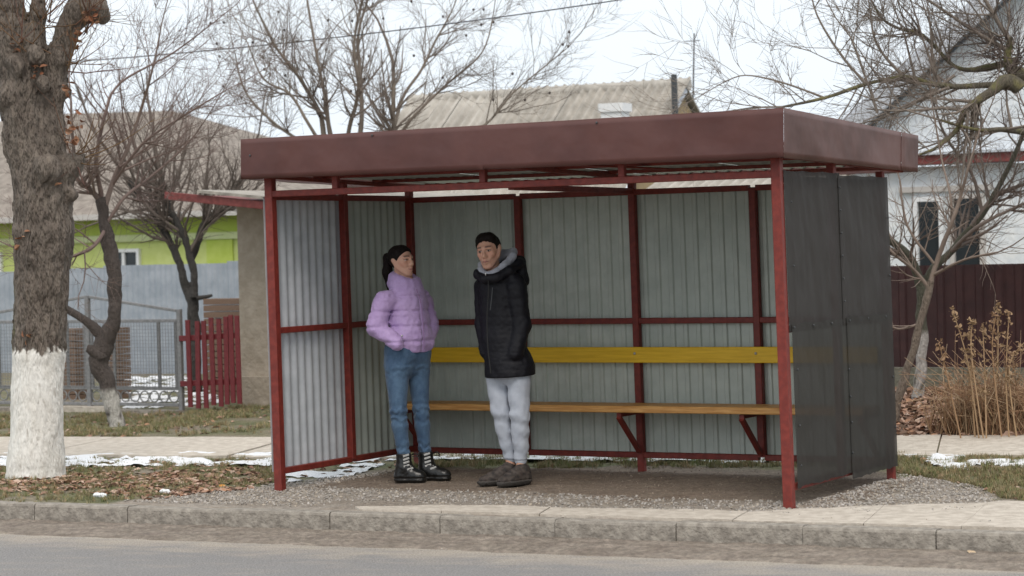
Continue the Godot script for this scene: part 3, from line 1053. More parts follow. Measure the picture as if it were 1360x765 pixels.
# ------------------------------------------------------------------ fences and gate
func make_fences() -> void:
	# maroon sheet fence on a concrete plinth
	var f := thing("maroon_sheet_fence", Vector3(3, 0.2, -8), "dark maroon profiled sheet fence on a mossy concrete plinth", "fence")
	var sheet := corrugated(1.16, 0.975, 0.19, 0.022, false, 1)
	for i in 7:
		piece("fence_sheet", sheet, M.maroon_sheet, f, Transform3D(Basis(), Vector3(0.5 + 1.14 * i, 0.412, -8.0 + 0.004 * (i % 2)) - f.position))
	for i in 4:
		box_part(f, "plinth_block", Vector3(0.4 + 2.0 * i, -0.2, -8.12), Vector3(2.39 + 2.0 * i, 0.408, -7.93), M.plinth)
	for i in 4:
		box_part(f, "post", Vector3(0.45 + 2.4 * i, 0.41, -8.1), Vector3(0.51 + 2.4 * i, 1.36, -8.03), M.maroon_sheet)

	# blue grey sheet fence in front of the green house
	var b := thing("blue_grey_sheet_fence", Vector3(-12, 0, -13), "blue grey corrugated sheet fence in front of the lime green house", "fence")
	var s2 := corrugated(1.1, 1.65, 0.1, 0.02, true, 1)
	for i in 8:
		piece("fence_sheet", s2, M.blue_sheet, b, Transform3D(Basis(), Vector3(-17.3 + 1.08 * i, -0.22 + 0.018 * i + 0.01 * (i % 3), -13.0 + 0.006 * (i % 2)) - b.position))
	for i in 5:
		box_part(b, "post", Vector3(-17.2 + 2.0 * i, -0.2, -13.09), Vector3(-17.14 + 2.0 * i, 1.3, -13.03), M.grey_metal)

	# grey metal double gate with wire mesh
	var z := -6.5
	var gate := thing("mesh_gate", Vector3(-6.94, 0, z), "grey metal gate and railing with wire mesh, ring border and low peaked top", "gate")
	for px in [-10.9, -9.58, -8.26, -6.94, -5.71]:
		var pm := MB.new()
		pm.bar(Vector3(px, -0.05, z), Vector3(px, 1.25 if px == -6.94 else 1.09, z), 0.05, 0.05)
		part("post", pm, M.grey_metal, gate, gate.position)
	for leaf in [[-10.86, -9.62, 1.075, 1.075], [-9.54, -8.3, 1.075, 1.075], [-8.22, -6.97, 1.075, 1.235], [-6.91, -5.745, 1.235, 1.075]]:
		var x0: float = leaf[0]
		var x1: float = leaf[1]
		var fm := MB.new()
		fm.bar(Vector3(x0, leaf[2], z), Vector3(x1, leaf[3], z), 0.03, 0.03)
		for y in [0.97, 0.245, 0.075]:
			fm.bar(Vector3(x0, y, z), Vector3(x1, y, z), 0.032, 0.035)
		for t in [0.0, 0.27, 0.8, 1.0]:
			var xx := lerpf(x0 + 0.016, x1 - 0.016, t)
			fm.bar(Vector3(xx, 0.262, z), Vector3(xx, 0.952, z), 0.03, 0.03)
		var lf := part("gate_leaf", fm, M.grey_metal, gate, gate.position)
		var wm := MB.new()
		var x := x0
		while x < x1:
			wm.bar(Vector3(x, 0.25, z + 0.02), Vector3(x, 0.965, z + 0.02), 0.004, 0.004, Vector3.UP, 0.0005)
			x += 0.038
		var y2 := 0.27
		while y2 < 0.96:
			wm.bar(Vector3(x0, y2, z + 0.024), Vector3(x1, y2, z + 0.024), 0.004, 0.004, Vector3.UP, 0.0005)
			y2 += 0.038
		piece("wire_mesh", wm.mesh(), M.grey_metal, lf)
		var n := 9
		for i in n:
			var ring := MB.new()
			var c := Vector3(lerpf(x0, x1, (i + 0.5) / n), 0.16, z)
			var pts := PackedVector3Array()
			var rad := PackedFloat32Array()
			for k in 13:
				pts.append(c + Vector3(cos(TAU * k / 12), sin(TAU * k / 12), 0) * 0.058)
				rad.append(0.008)
			ring.tube(pts, rad, 5)
			piece("ring", ring.mesh(), M.grey_metal, lf)
	var sill := thing("gate_sill", Vector3(-6.6, 0, z), "low concrete sill lying under the grey mesh gate", "sill")
	sill.set_meta("kind", "thing")
	for q in [[-10.9, -8.32, 0.02], [-8.3, -7.3, 0.03], [-7.28, -6.62, 0.05], [-6.6, -5.68, 0.02]]:
		box_part(sill, "block", Vector3(q[0], -0.12, z - 0.05), Vector3(q[1], q[2], z + 0.14), M.kerb_concrete if q[2] < 0.04 else M.concrete)

	# red picket panel
	var pk := thing("picket_fence", Vector3(-5.4, 0, z), "weathered red wooden picket panel between gate post and outhouse", "picket fence")
	var pm2 := MB.new()
	pm2.bar(Vector3(0, 0, 0), Vector3(0, 0.92, 0), 0.056, 0.02, Vector3.UP, 0.003)
	var picket := pm2.mesh()
	var xs := [250, 260.5, 271, 281, 291, 299, 307, 315.5]
	for i in xs.size():
		var p := zp(xs[i], 425, z + 0.06)
		piece("picket", picket, M.picket_red, pk, Transform3D(Basis(Vector3.BACK, rng.randf_range(-0.02, 0.02)), Vector3(p.x - pk.position.x, 0.045 + rng.randf_range(-0.02, 0.02) + 0.008 * i, 0.06)))
	for y in [0.3, 0.78]:
		var r := MB.new()
		r.bar(Vector3(-5.69, y, z + 0.03), Vector3(-4.98, y + 0.03, z + 0.03), 0.03, 0.06)
		part("rail", r, M.picket_red, pk, pk.position)
	# brick stacks in the yard
	for q in [[278, 330, 402, -9.0, "brown brick gatepost top showing above the red pickets"], [88, 108, 440, -8.2, "narrow brown brick pillar seen through the mesh gate, beside the whitewashed trunk"], [144, 164, 438, -8.4, "narrow brown brick pillar seen through the mesh gate, behind the crooked tree"]]:
		var a := zp(q[0], q[2], q[3])
		var c := zp(q[1], q[2], q[3])
		var br := thing("brick_pillar", Vector3((a.x + c.x) / 2, 0, q[3]), q[4], "pillar")
		var y := -0.1
		while y < a.y:
			var m := MB.new()
			m.bar(Vector3(a.x, y + 0.036, q[3]), Vector3(c.x, y + 0.036, q[3]), 0.24, 0.068, Vector3.UP, 0.004)
			part("brick_course", m, M.brick_brown, br, br.position)
			y += 0.078

# ------------------------------------------------------------------ smooth solids from tapered capsules
# prim: [a, b, ra, rb, sx, sz, yaw]; sx, sz widen the section, yaw turns it
func capsule(a: Vector3, b: Vector3, ra: float, rb: float, sx := 1.0, sz := 1.0, yaw := 0.0) -> Array:
	return [a, b, ra, rb, sx, sz, yaw]

func solid(out: MB, prims: Array, cell: float, k: float, shape: Callable, colour: Callable, xf := Transform3D(), margin := 0.03, lo_y := -99.0, hi_y := 99.0) -> void:
	var lo := Vector3(1e9, 1e9, 1e9)
	var hi := -lo
	for p in prims:
		var r: float = maxf(p[2], p[3]) * maxf(1.0, maxf(p[4], p[5])) + margin
		for e in [p[0], p[1]]:
			lo = lo.min(e - Vector3(r, r, r))
			hi = hi.max(e + Vector3(r, r, r))
	lo.y = maxf(lo.y, lo_y)
	hi.y = minf(hi.y, hi_y)
	var nx := int((hi.x - lo.x) / cell) + 2
	var ny := int((hi.y - lo.y) / cell) + 2
	var nzz := int((hi.z - lo.z) / cell) + 2
	var S := PackedFloat32Array()
	S.resize(nx * ny * nzz)
	var ik := 1.0 / k
	for p in prims:
		var a: Vector3 = p[0]
		var b: Vector3 = p[1]
		var ra: float = p[2]
		var rb: float = p[3]
		var isx: float = 1.0 / p[4]
		var isz: float = 1.0 / p[5]
		var c := cos(p[6] as float)
		var s := sin(p[6] as float)
		var sc: float = minf(1.0, minf(p[4], p[5]))
		var big: float = maxf(1.0, maxf(p[4], p[5]))
		var r := maxf(ra, rb) * big + maxf(margin, 5.0 * k)
		var l := a.min(b) - Vector3(r, r, r)
		var h := a.max(b) + Vector3(r, r, r)
		var i0 := maxi(0, int((l.x - lo.x) / cell))
		var i1 := mini(nx - 1, int((h.x - lo.x) / cell) + 1)
		var j0 := maxi(0, int((l.y - lo.y) / cell))
		var j1 := mini(ny - 1, int((h.y - lo.y) / cell) + 1)
		var m0 := maxi(0, int((l.z - lo.z) / cell))
		var m1 := mini(nzz - 1, int((h.z - lo.z) / cell) + 1)
		var ab := b - a
		var B := Vector3((ab.x * c - ab.z * s) * isx, ab.y, (ab.x * s + ab.z * c) * isz)
		var bb := maxf(B.dot(B), 1e-9)
		var dr := rb - ra
		for i in range(i0, i1 + 1):
			var qx := lo.x + i * cell - a.x
			for m in range(m0, m1 + 1):
				var qz := lo.z + m * cell - a.z
				var X := (qx * c - qz * s) * isx
				var Z := (qx * s + qz * c) * isz
				for j in range(j0, j1 + 1):
					var Q := Vector3(X, lo.y + j * cell - a.y, Z)
					var t := clampf(Q.dot(B) / bb, 0.0, 1.0)
					var d := ((Q - B * t).length() - ra - dr * t) * sc
					S[(i * ny + j) * nzz + m] += exp(-d * ik)
	var far := cell * 6.0
	for i in nx:
		for j in ny:
			for m in nzz:
				var id := (i * ny + j) * nzz + m
				var v := S[id]
				var d := far
				if v > 1e-9:
					d = minf(far, -k * log(v))
				if d < far:
					d = shape.call(lo + Vector3(i, j, m) * cell, d)
				S[id] = d
	# surface nets
	var idx := PackedInt32Array()
	idx.resize(nx * ny * nzz)
	idx.fill(-1)
	var vs := PackedVector3Array()
	var ns := PackedVector3Array()
	var di := ny * nzz
	var offs := [0, di, nzz, di + nzz, 1, di + 1, nzz + 1, di + nzz + 1]
	var corner := [Vector3(0, 0, 0), Vector3(1, 0, 0), Vector3(0, 1, 0), Vector3(1, 1, 0), Vector3(0, 0, 1), Vector3(1, 0, 1), Vector3(0, 1, 1), Vector3(1, 1, 1)]
	var edges := [[0, 1], [2, 3], [4, 5], [6, 7], [0, 2], [1, 3], [4, 6], [5, 7], [0, 4], [1, 5], [2, 6], [3, 7]]
	for i in nx - 1:
		for j in ny - 1:
			for m in nzz - 1:
				var id := i * di + j * nzz + m
				var s0 := S[id]
				if s0 >= far:
					continue
				var pos := 0
				for o in offs:
					if S[id + o] > 0.0:
						pos += 1
				if pos == 0 or pos == 8:
					continue
				var acc := Vector3.ZERO
				var cnt := 0
				for e in edges:
					var fa := S[id + offs[e[0]]]
					var fb := S[id + offs[e[1]]]
					if (fa > 0.0) != (fb > 0.0):
						acc += (corner[e[0]] as Vector3).lerp(corner[e[1]], fa / (fa - fb))
						cnt += 1
				idx[id] = vs.size()
				vs.append(lo + (Vector3(i, j, m) + acc / cnt) * cell)
				ns.append(Vector3(S[id + di] - s0 + S[id + di + nzz + 1] - S[id + nzz + 1], S[id + nzz] - s0 + S[id + di + nzz + 1] - S[id + di + 1], S[id + 1] - s0 + S[id + di + nzz + 1] - S[id + di + nzz]).normalized())
	var cs := PackedColorArray()
	for v in vs:
		cs.append(colour.call(v))
	var tv := PackedVector3Array()
	var tn := PackedVector3Array()
	for q in vs.size():
		tv.append(xf * vs[q])
		tn.append((xf.basis * ns[q]).normalized())
	for i in range(1, nx - 1):
		for j in range(1, ny - 1):
			for m in range(1, nzz - 1):
				var id := i * di + j * nzz + m
				var s0 := S[id] > 0.0
				for ax in 3:
					var st: int = [di, nzz, 1][ax]
					if (S[id + st] > 0.0) == s0:
						continue
					var p: int = [nzz, 1, di][ax]
					var q: int = [1, di, nzz][ax]
					var A := idx[id]
					var B := idx[id - p]
					var C := idx[id - p - q]
					var D := idx[id - q]
					if A < 0 or B < 0 or C < 0 or D < 0:
						continue
					var f := [A, B, C, A, C, D] if s0 else [A, C, B, A, D, C]
					for w in f:
						out.v.push_back(tv[w])
						out.n.push_back(tn[w])
						out.c.push_back(cs[w])

# ------------------------------------------------------------------ trees
func catmull(p: PackedVector3Array, r: PackedFloat32Array, n: int) -> Array:
	var o := PackedVector3Array()
	var q := PackedFloat32Array()
	for i in p.size() - 1:
		var a := p[maxi(i - 1, 0)]
		var b := p[i]
		var c := p[i + 1]
		var d := p[mini(i + 2, p.size() - 1)]
		for k in n:
			var t := float(k) / n
			o.append(b.cubic_interpolate(c, a, d, t))
			q.append(lerpf(r[i], r[i + 1], t))
	o.append(p[p.size() - 1])
	q.append(r[r.size() - 1])
	return [o, q]

# a limb drawn through pixels [px, py, width in pixels, metres nearer]; depth is the tree's distance
func limb(b: MB, a: Array, depth: float, sides := 8, rough := 0.0, thin := 0.86) -> Array:
	var p := PackedVector3Array()
	var r := PackedFloat32Array()
	for e in a:
		var d: float = depth - (e[3] if e.size() > 3 else 0.0)
		p.append(vp(e[0], e[1], d))
		r.append(e[2] * 0.5 * thin * d / FOCAL)
	var s := catmull(p, r, 5)
	var q: PackedVector3Array = s[0]
	var w: PackedFloat32Array = s[1]
	for i in q.size():
		w[i] *= 1.0 + rough * nz.get_noise_3d(q[i].x * 3.5, q[i].y * 3.5, q[i].z)
		if i > 0 and i < q.size() - 1:
			q[i] += Vector3(nz.get_noise_2d(q[i].y * 5.0, 1.0), 0, nz.get_noise_2d(q[i].y * 5.0, 9.0)) * w[i] * 0.35
	b.tube(q, w, sides, true)
	return [q, w]

func grow(b: MB, p: Vector3, dir: Vector3, length: float, r: float, level: int, pull: Vector3, wig := 0.22) -> void:
	var n := 4 if level > 0 else 3
	var pts := PackedVector3Array([p])
	var rad := PackedFloat32Array([r])
	var dirs := [dir]
	for i in n:
		dir = (dir + Vector3(rng.randf_range(-1, 1), rng.randf_range(-1, 1), rng.randf_range(-1, 1)) * wig + pull * 0.16).normalized()
		p += dir * length / n
		pts.append(p)
		rad.append(lerpf(r, r * 0.35, float(i + 1) / n))
		dirs.append(dir)
	b.tube(pts, rad, 5 if r > 0.012 else 3)
	if level <= 0:
		return
	var kids := rng.randi_range(4, 6)
	for k in kids:
		var at := rng.randi_range(1, n)
		var t := rng.randf()
		var o := pts[at].lerp(pts[at - 1], t)
		var d: Vector3 = dirs[at]
		var side := d.cross(Vector3(rng.randf_range(-1, 1), rng.randf_range(-1, 1), rng.randf_range(-1, 1))).normalized()
		var nd := (d + side * rng.randf_range(0.5, 1.1)).normalized()
		grow(b, o, nd, length * rng.randf_range(0.4, 0.72), maxf(0.0022, rad[at] * rng.randf_range(0.5, 0.75)), level - 1, pull, wig)

func sprout(b: MB, l: Array, count: int, lo: float, hi: float, level: int, from := 0.3, pull := Vector3.UP, spread := 1.0) -> void:
	var q: PackedVector3Array = l[0]
	var w: PackedFloat32Array = l[1]
	for i in count:
		var k := int(lerpf(from, 0.999, rng.randf()) * (q.size() - 1))
		var d := (q[k + 1] - q[k]).normalized()
		var side := d.cross(Vector3(rng.randf_range(-1, 1), rng.randf_range(-1, 1), rng.randf_range(-1, 1))).normalized()
		var nd := (d * rng.randf_range(0.3, 1.0) + side * spread * rng.randf_range(0.5, 1.2) + pull * 0.25).normalized()
		grow(b, q[k], nd, rng.randf_range(lo, hi), clampf(w[k] * 0.55, 0.003, 0.02), level, pull)
	# the limb runs out in a twig of its own
	var e := q.size() - 1
	grow(b, q[e], (q[e] - q[e - 1]).normalized(), hi, w[e], level, pull)

func make_trees() -> void:
	make_linden()
	# --- crooked young tree with a whitewashed foot
	var base := hit(155, 566)
	var dep := (base - CAM).dot(CF)
	var t := thing("crooked_tree", base, "crooked dark bare tree with short whitewashed foot in front of the mesh gate", "tree")
	var b := MB.new()
	b.col = Color(0.085, 0.07, 0.06)
	var trunk := limb(b, [[157, 572, 27], [150, 540, 25], [141, 508, 26], [131, 478, 30], [137, 458, 28], [150, 432, 24], [153, 400, 21], [150, 360, 22], [143, 320, 22], [137, 290, 19], [133, 265, 17]], dep, 12, 0.3)
	var stub := limb(b, [[134, 474, 22], [122, 466, 17], [116, 463, 13]], dep - 0.05, 8, 0.2)
	var side := limb(b, [[140, 450, 18], [124, 434, 15], [105, 420, 13], [85, 408, 11], [40, 380, 8, 0.2]], dep, 8, 0.2)
	for i in b.v.size():
		var q := b.v[i]
		var edge := 0.37 + 0.03 * nz.get_noise_2d(q.x * 30.0, q.z * 30.0)
		if q.y < edge and nz.get_noise_3d(q.x * 22, q.y * 14, q.z * 22) < 0.3:
			b.c[i] = Color(0.5, 0.48, 0.44)
	part("trunk", b, M.bark, t, base)
	var c := MB.new()
	c.col = Color(0.15, 0.11, 0.095)
	for l in [[[133, 268, 14], [118, 250, 11, 0.1], [103, 238, 9, 0.2], [95, 170, 6, 0.4]], [[136, 285, 14], [150, 240, 11], [168, 200, 9], [186, 150, 7], [203, 90, 5, 0.2], [215, 30, 3, 0.2]], [[140, 300, 10], [165, 262, 8], [200, 235, 7, -0.3], [240, 200, 5, -0.4], [262, 175, 3, -0.4]], [[134, 262, 12], [128, 210, 9, 0.2], [140, 150, 7, 0.4], [160, 110, 6, 0.3], [230, 70, 4, 0.3], [290, 25, 2.5, 0.3]], [[142, 300, 9], [120, 330, 8, 0.2], [70, 345, 6, 0.3], [20, 330, 4, 0.4]], [[150, 245, 8], [190, 190, 6, 0.3], [250, 150, 4, 0.5], [300, 120, 2.5, 0.5]]]:
		var li := limb(c, l, dep, 6, 0.2, 0.62)
		c.col = Color(0.19, 0.13, 0.115).lerp(Color(0.23, 0.175, 0.15), rng.randf())
		sprout(c, li, 14, 0.4, 0.95, 2, 0.2, Vector3(0.05, 0.5, 0))
	part("crown", c, M.twig, t, base)

	# --- forked tree behind the gate
	var b2 := gp(262, 470, -0.1)
	b2 = vp(262, 500, 28.5)
	b2.y = 0.0
	var t2 := thing("forked_tree", b2, "dark bare tree forking into three stems behind the red pickets", "tree")
	var m2 := MB.new()
	m2.col = Color(0.06, 0.058, 0.052)
	limb(m2, [[260, 520, 22], [258, 450, 20], [257, 415, 19], [256, 395, 20], [254, 380, 16]], 28.5, 10, 0.25)
	var s1 := limb(m2, [[254, 400, 14], [244, 372, 13], [236, 345, 13], [222, 315, 12], [208, 290, 11], [192, 268, 10], [170, 240, 8]], 28.5, 9, 0.25)
	var s2 := limb(m2, [[258, 395, 13], [258, 368, 12], [252, 342, 11], [246, 318, 11], [236, 298, 11], [222, 270, 9], [215, 235, 7]], 28.4, 9, 0.25)
	var s3 := limb(m2, [[253, 345, 12], [262, 322, 13], [268, 302, 12], [280, 288, 10], [300, 275, 7], [318, 240, 4]], 28.6, 8, 0.25)
	var s4 := limb(m2, [[262, 396, 8], [275, 394, 6], [282, 392, 4]], 28.4, 6)
	part("trunk", m2, M.bark, t2, b2)
	var c2 := MB.new()
	c2.col = Color(0.17, 0.14, 0.12)
	for s in [s1, s2, s3]:
		sprout(c2, s, 20, 0.5, 1.3, 2, 0.35, Vector3(0, 0.5, 0))
	part("crown", c2, M.twig, t2, b2)

	# --- bare fruit tree behind the shelter roof
	var b3 := vp(470, 470, 27.0)
	b3.y = 0.03
	var t3 := thing("fruit_tree", b3, "wide bare fruit tree fanning up behind the left of the shelter roof", "tree")
	var m3 := MB.new()
	m3.col = Color(0.12, 0.1, 0.085)
	limb(m3, [[472, 505, 46], [468, 420, 40], [465, 330, 40], [462, 260, 42], [455, 220, 30]], 27.0, 10, 0.2)
	part("trunk", m3, M.bark, t3, b3)
	var c3 := MB.new()
	var limbs := [[[455, 240, 22], [432, 190, 15], [425, 150, 11], [395, 100, 9, 0.3], [365, 60, 7, 0.4], [338, 5, 5, 0.4]],
		[[460, 240, 20], [440, 185, 13], [432, 130, 9, 0.2], [420, 70, 7, 0.2], [408, 0, 5, 0.2]],
		[[463, 235, 18], [462, 180, 12], [476, 120, 9, 0.3], [470, 60, 7, 0.3], [482, -5, 5, 0.3]],
		[[465, 235, 20], [480, 165, 12], [478, 95, 10, -0.3], [476, 45, 7, -0.3], [495, -20, 5, -0.3]],
		[[470, 240, 20], [518, 185, 14], [522, 150, 13, 0.2], [523, 110, 12, 0.2]],
		[[518, 190, 12], [535, 130, 8, -0.3], [560, 92, 7, -0.4], [578, 55, 6, -0.4], [600, 15, 4, -0.4], [612, -20, 3, -0.4]],
		[[520, 200, 12], [545, 160, 8, 0.3], [590, 115, 6, 0.4], [640, 70, 4, 0.5], [655, 20, 3, 0.5]],
		[[530, 215, 12], [600, 185, 8, 0.3], [645, 165, 7, 0.5], [680, 125, 5, 0.5], [715, 95, 4, 0.5], [752, 65, 2.5, 0.5]],
		[[450, 240, 14], [400, 190, 9, -0.3], [360, 160, 7, -0.4], [325, 120, 5, -0.5], [312, 70, 3, -0.5]],
		[[452, 235, 12], [410, 165, 8, 0.5], [385, 125, 7, 0.5], [350, 105, 5, 0.6], [330, 60, 3, 0.6]]]
	for l in limbs:
		c3.col = Color(0.2, 0.165, 0.135).lerp(Color(0.26, 0.22, 0.18), rng.randf())
		var li := limb(c3, l, 27.0, 6, 0.2, 0.52)
		c3.col = Color(0.21, 0.175, 0.15).lerp(Color(0.28, 0.235, 0.2), rng.randf())
		sprout(c3, li, 15, 0.4, 1.0, 2, 0.35, Vector3(0, 0.5, 0))
	# a few withered fruits still hanging
	c3.col = Color(0.06, 0.045, 0.04)
	for i in 60:
		var q := c3.v[rng.randi_range(0, c3.v.size() - 1)]
		c3.ball(q, Vector3(0.016, 0, 0), Vector3(0, 0.018, 0), Vector3(0, 0, 0.016), 4, 5)
	part("crown", c3, M.twig, t3, b3)

	# --- leaning sapling beside the shelter
	var b4 := hit(1190, 563)
	var d4 := (b4 - CAM).dot(CF)
	var t4 := thing("leaning_sapling", b4, "slender leaning grey-brown sapling close behind the dark film wall", "tree")
	var m4 := MB.new()
	m4.col = Color(0.19, 0.15, 0.12)
	var tr4 := limb(m4, [[1189, 568, 14], [1191, 540, 13], [1198, 512, 16], [1210, 475, 13], [1221, 432, 12], [1233, 390, 12], [1237, 372, 10]], d4, 9, 0.2)
	part("trunk", m4, M.bark, t4, b4)
	var c4 := MB.new()
	c4.col = Color(0.22, 0.17, 0.14)
	for l in [[[1236, 376, 9], [1246, 340, 8], [1264, 295, 7, 0.1], [1275, 262, 6, 0.1], [1285, 225, 4, 0.2], [1302, 170, 3, 0.2]], [[1236, 385, 7], [1215, 360, 6], [1190, 340, 5, 0.2], [1175, 325, 4, 0.2]], [[1264, 300, 6], [1262, 260, 4], [1250, 210, 3, -0.2], [1240, 150, 2.5, -0.2]], [[1240, 365, 6], [1280, 345, 4, 0.2], [1325, 335, 3, 0.4]], [[1240, 350, 5], [1205, 300, 4], [1195, 240, 3]], [[1222, 430, 5], [1195, 437, 3.5], [1178, 430, 2.5]]]:
		var li := limb(c4, l, d4, 5, 0.1)
		sprout(c4, li, 6, 0.25, 0.55, 1, 0.2, Vector3(0, 0.3, 0))
	part("crown", c4, M.twig, t4, b4)

	# --- older mossy tree with whitewashed trunk behind it
	var b5 := hit(1222, 531)
	var d5 := (b5 - CAM).dot(CF)
	var t5 := thing("mossy_tree", b5, "mossy spreading bare tree with pale limewashed trunk before the maroon fence", "tree")
	var m5 := MB.new()
	m5.col = Color(0.1, 0.098, 0.07)
	limb(m5, [[1220, 538, 22], [1222, 500, 18], [1225, 460, 17], [1224, 425, 18], [1226, 395, 20], [1228, 370, 16]], d5, 10, 0.2)
	var l51 := limb(m5, [[1226, 392, 15], [1218, 362, 15], [1203, 338, 14], [1180, 318, 12], [1150, 300, 9]], d5, 8, 0.25)
	var l52 := limb(m5, [[1226, 390, 14], [1240, 356, 13], [1262, 335, 11], [1282, 310, 10], [1305, 285, 9], [1330, 240, 8], [1352, 195, 7], [1370, 150, 5]], d5, 8, 0.25)
	for i in m5.v.size():
		var q := m5.v[i]
		if q.y - b5.y < 0.62 + 0.05 * nz.get_noise_2d(q.x * 25, q.z * 25) and nz.get_noise_3d(q.x * 20, q.y * 9, q.z * 20) < 0.32:
			m5.c[i] = Color(0.46, 0.43, 0.4)
	part("trunk", m5, M.bark, t5, b5)
	var c5 := MB.new()
	c5.col = Color(0.2, 0.16, 0.135)
	for l in [[[1282, 312, 8], [1320, 262, 7], [1360, 245, 5]], [[1262, 335, 7], [1300, 300, 6, 0.3], [1360, 270, 4, 0.3]], [[1305, 285, 6], [1290, 230, 5], [1255, 180, 4, 0.2], [1235, 120, 3, 0.2]]]:
		var li := limb(c5, l, d5, 6, 0.2)
		sprout(c5, li, 7, 0.3, 0.8, 2, 0.3, Vector3(0, 0.35, 0))
	sprout(c5, l52, 16, 0.4, 0.9, 2, 0.3, Vector3(0, 0.3, 0))
	sprout(c5, l51, 8, 0.3, 0.7, 2, 0.4, Vector3(0, 0.35, 0))
	part("crown", c5, M.twig, t5, b5)

	# --- large old tree whose branches hang in from the right
	var d6 := 20.5
	var b6 := vp(1450, 590, d6)
	b6.y = gh(b6.x, b6.z)
	var t6 := thing("old_apple_tree", b6, "large old tree with mossy gnarled limbs reaching over the white house", "tree")
	var m6 := MB.new()
	m6.col = Color(0.13, 0.115, 0.085)
	limb(m6, [[1452, 600, 62], [1450, 480, 54], [1442, 360, 50], [1430, 230, 46], [1425, 150, 40], [1420, 60, 36], [1425, -60, 26]], d6, 12, 0.3)
	limb(m6, [[1425, 150, 26], [1395, 120, 24], [1370, 105, 22], [1345, 95, 20], [1338, 75, 14], [1342, 50, 8]], d6, 9, 0.4)
	var moss := Color(0.22, 0.19, 0.085)
	var l61 := limb(m6, [[1356, 118, 24], [1336, 108, 22], [1315, 122, 14], [1296, 135, 12], [1280, 150, 11], [1271, 172, 8], [1245, 195, 6, 0.2], [1222, 205, 4, 0.2]], d6 - 0.25, 8, 0.3)
	var l62 := limb(m6, [[1350, 115, 16], [1310, 113, 10], [1270, 115, 9], [1235, 111, 8], [1200, 102, 7], [1150, 112, 6, 0.2], [1095, 130, 5, 0.3], [1040, 142, 3.5, 0.3]], d6, 7, 0.25)
	var l63 := limb(m6, [[1352, 80, 14], [1300, 92, 9], [1268, 88, 7], [1240, 60, 6], [1222, 45, 6], [1195, 38, 5], [1172, 25, 4], [1160, 5, 3]], d6 + 0.2, 7, 0.25)
	var l64 := limb(m6, [[1358, 175, 12], [1330, 172, 8, 0.3], [1295, 172, 6, 0.3], [1250, 160, 4, 0.4]], d6, 6, 0.25)
	for i in m6.v.size():
		var q := m6.v[i]
		if nz.get_noise_3d(q.x * 6, q.y * 6, q.z * 6) > 0.02 and m6.n[i].y > -0.5:
			m6.c[i] = moss.lerp(Color(0.15, 0.15, 0.07), clampf(nz.get_noise_3d(q.x * 20, q.y * 20, q.z * 20) + 0.5, 0, 1))
	part("trunk", m6, M.bark, t6, b6)
	var c6 := MB.new()
	c6.col = Color(0.2, 0.165, 0.145)
	for s in [[l61, 12], [l62, 20], [l63, 20], [l64, 8]]:
		c6.col = Color(0.19, 0.155, 0.13).lerp(Color(0.27, 0.225, 0.19), rng.randf())
		sprout(c6, s[0], s[1], 0.4, 1.0, 2, 0.25, Vector3(-0.25, 0.2, 0))
	for l in [[[1345, 60, 9], [1320, 20, 7], [1290, -30, 5]], [[1345, 70, 9], [1300, 45, 6], [1240, 5, 4], [1200, -20, 3]], [[1200, 102, 6], [1165, 60, 4], [1155, 10, 3]], [[1150, 112, 5], [1115, 70, 4], [1085, 20, 3], [1075, -20, 2]], [[1165, 150, 5, 0.3], [1150, 105, 4, 0.3], [1130, 50, 3, 0.3]], [[1268, 100, 6], [1210, 140, 4], [1160, 160, 3]], [[1095, 130, 4], [1040, 110, 3], [990, 100, 2.2], [960, 110, 2]]]:
		var li := limb(c6, l, d6, 5, 0.1)
		sprout(c6, li, 9, 0.35, 0.85, 2, 0.2, Vector3(-0.1, 0.3, 0))
	# a dense broom of shoots where the limb was once cut
	for i in 60:
		c6.col = Color(0.09, 0.065, 0.055).lerp(Color(0.15, 0.115, 0.1), rng.randf())
		var bp := vp(1343 + rng.randf_range(-14, 16), 78 + rng.randf_range(-24, 24), d6 - rng.randf_range(-0.1, 0.1))
		grow(c6, bp, Vector3(rng.randf_range(-1.0, 0.7), rng.randf_range(-0.3, 1.0), rng.randf_range(-0.6, 0.6)).normalized(), rng.randf_range(0.3, 0.8), 0.006, 1, Vector3(0, 0.3, 0))
	part("crown", c6, M.twig, t6, b6)

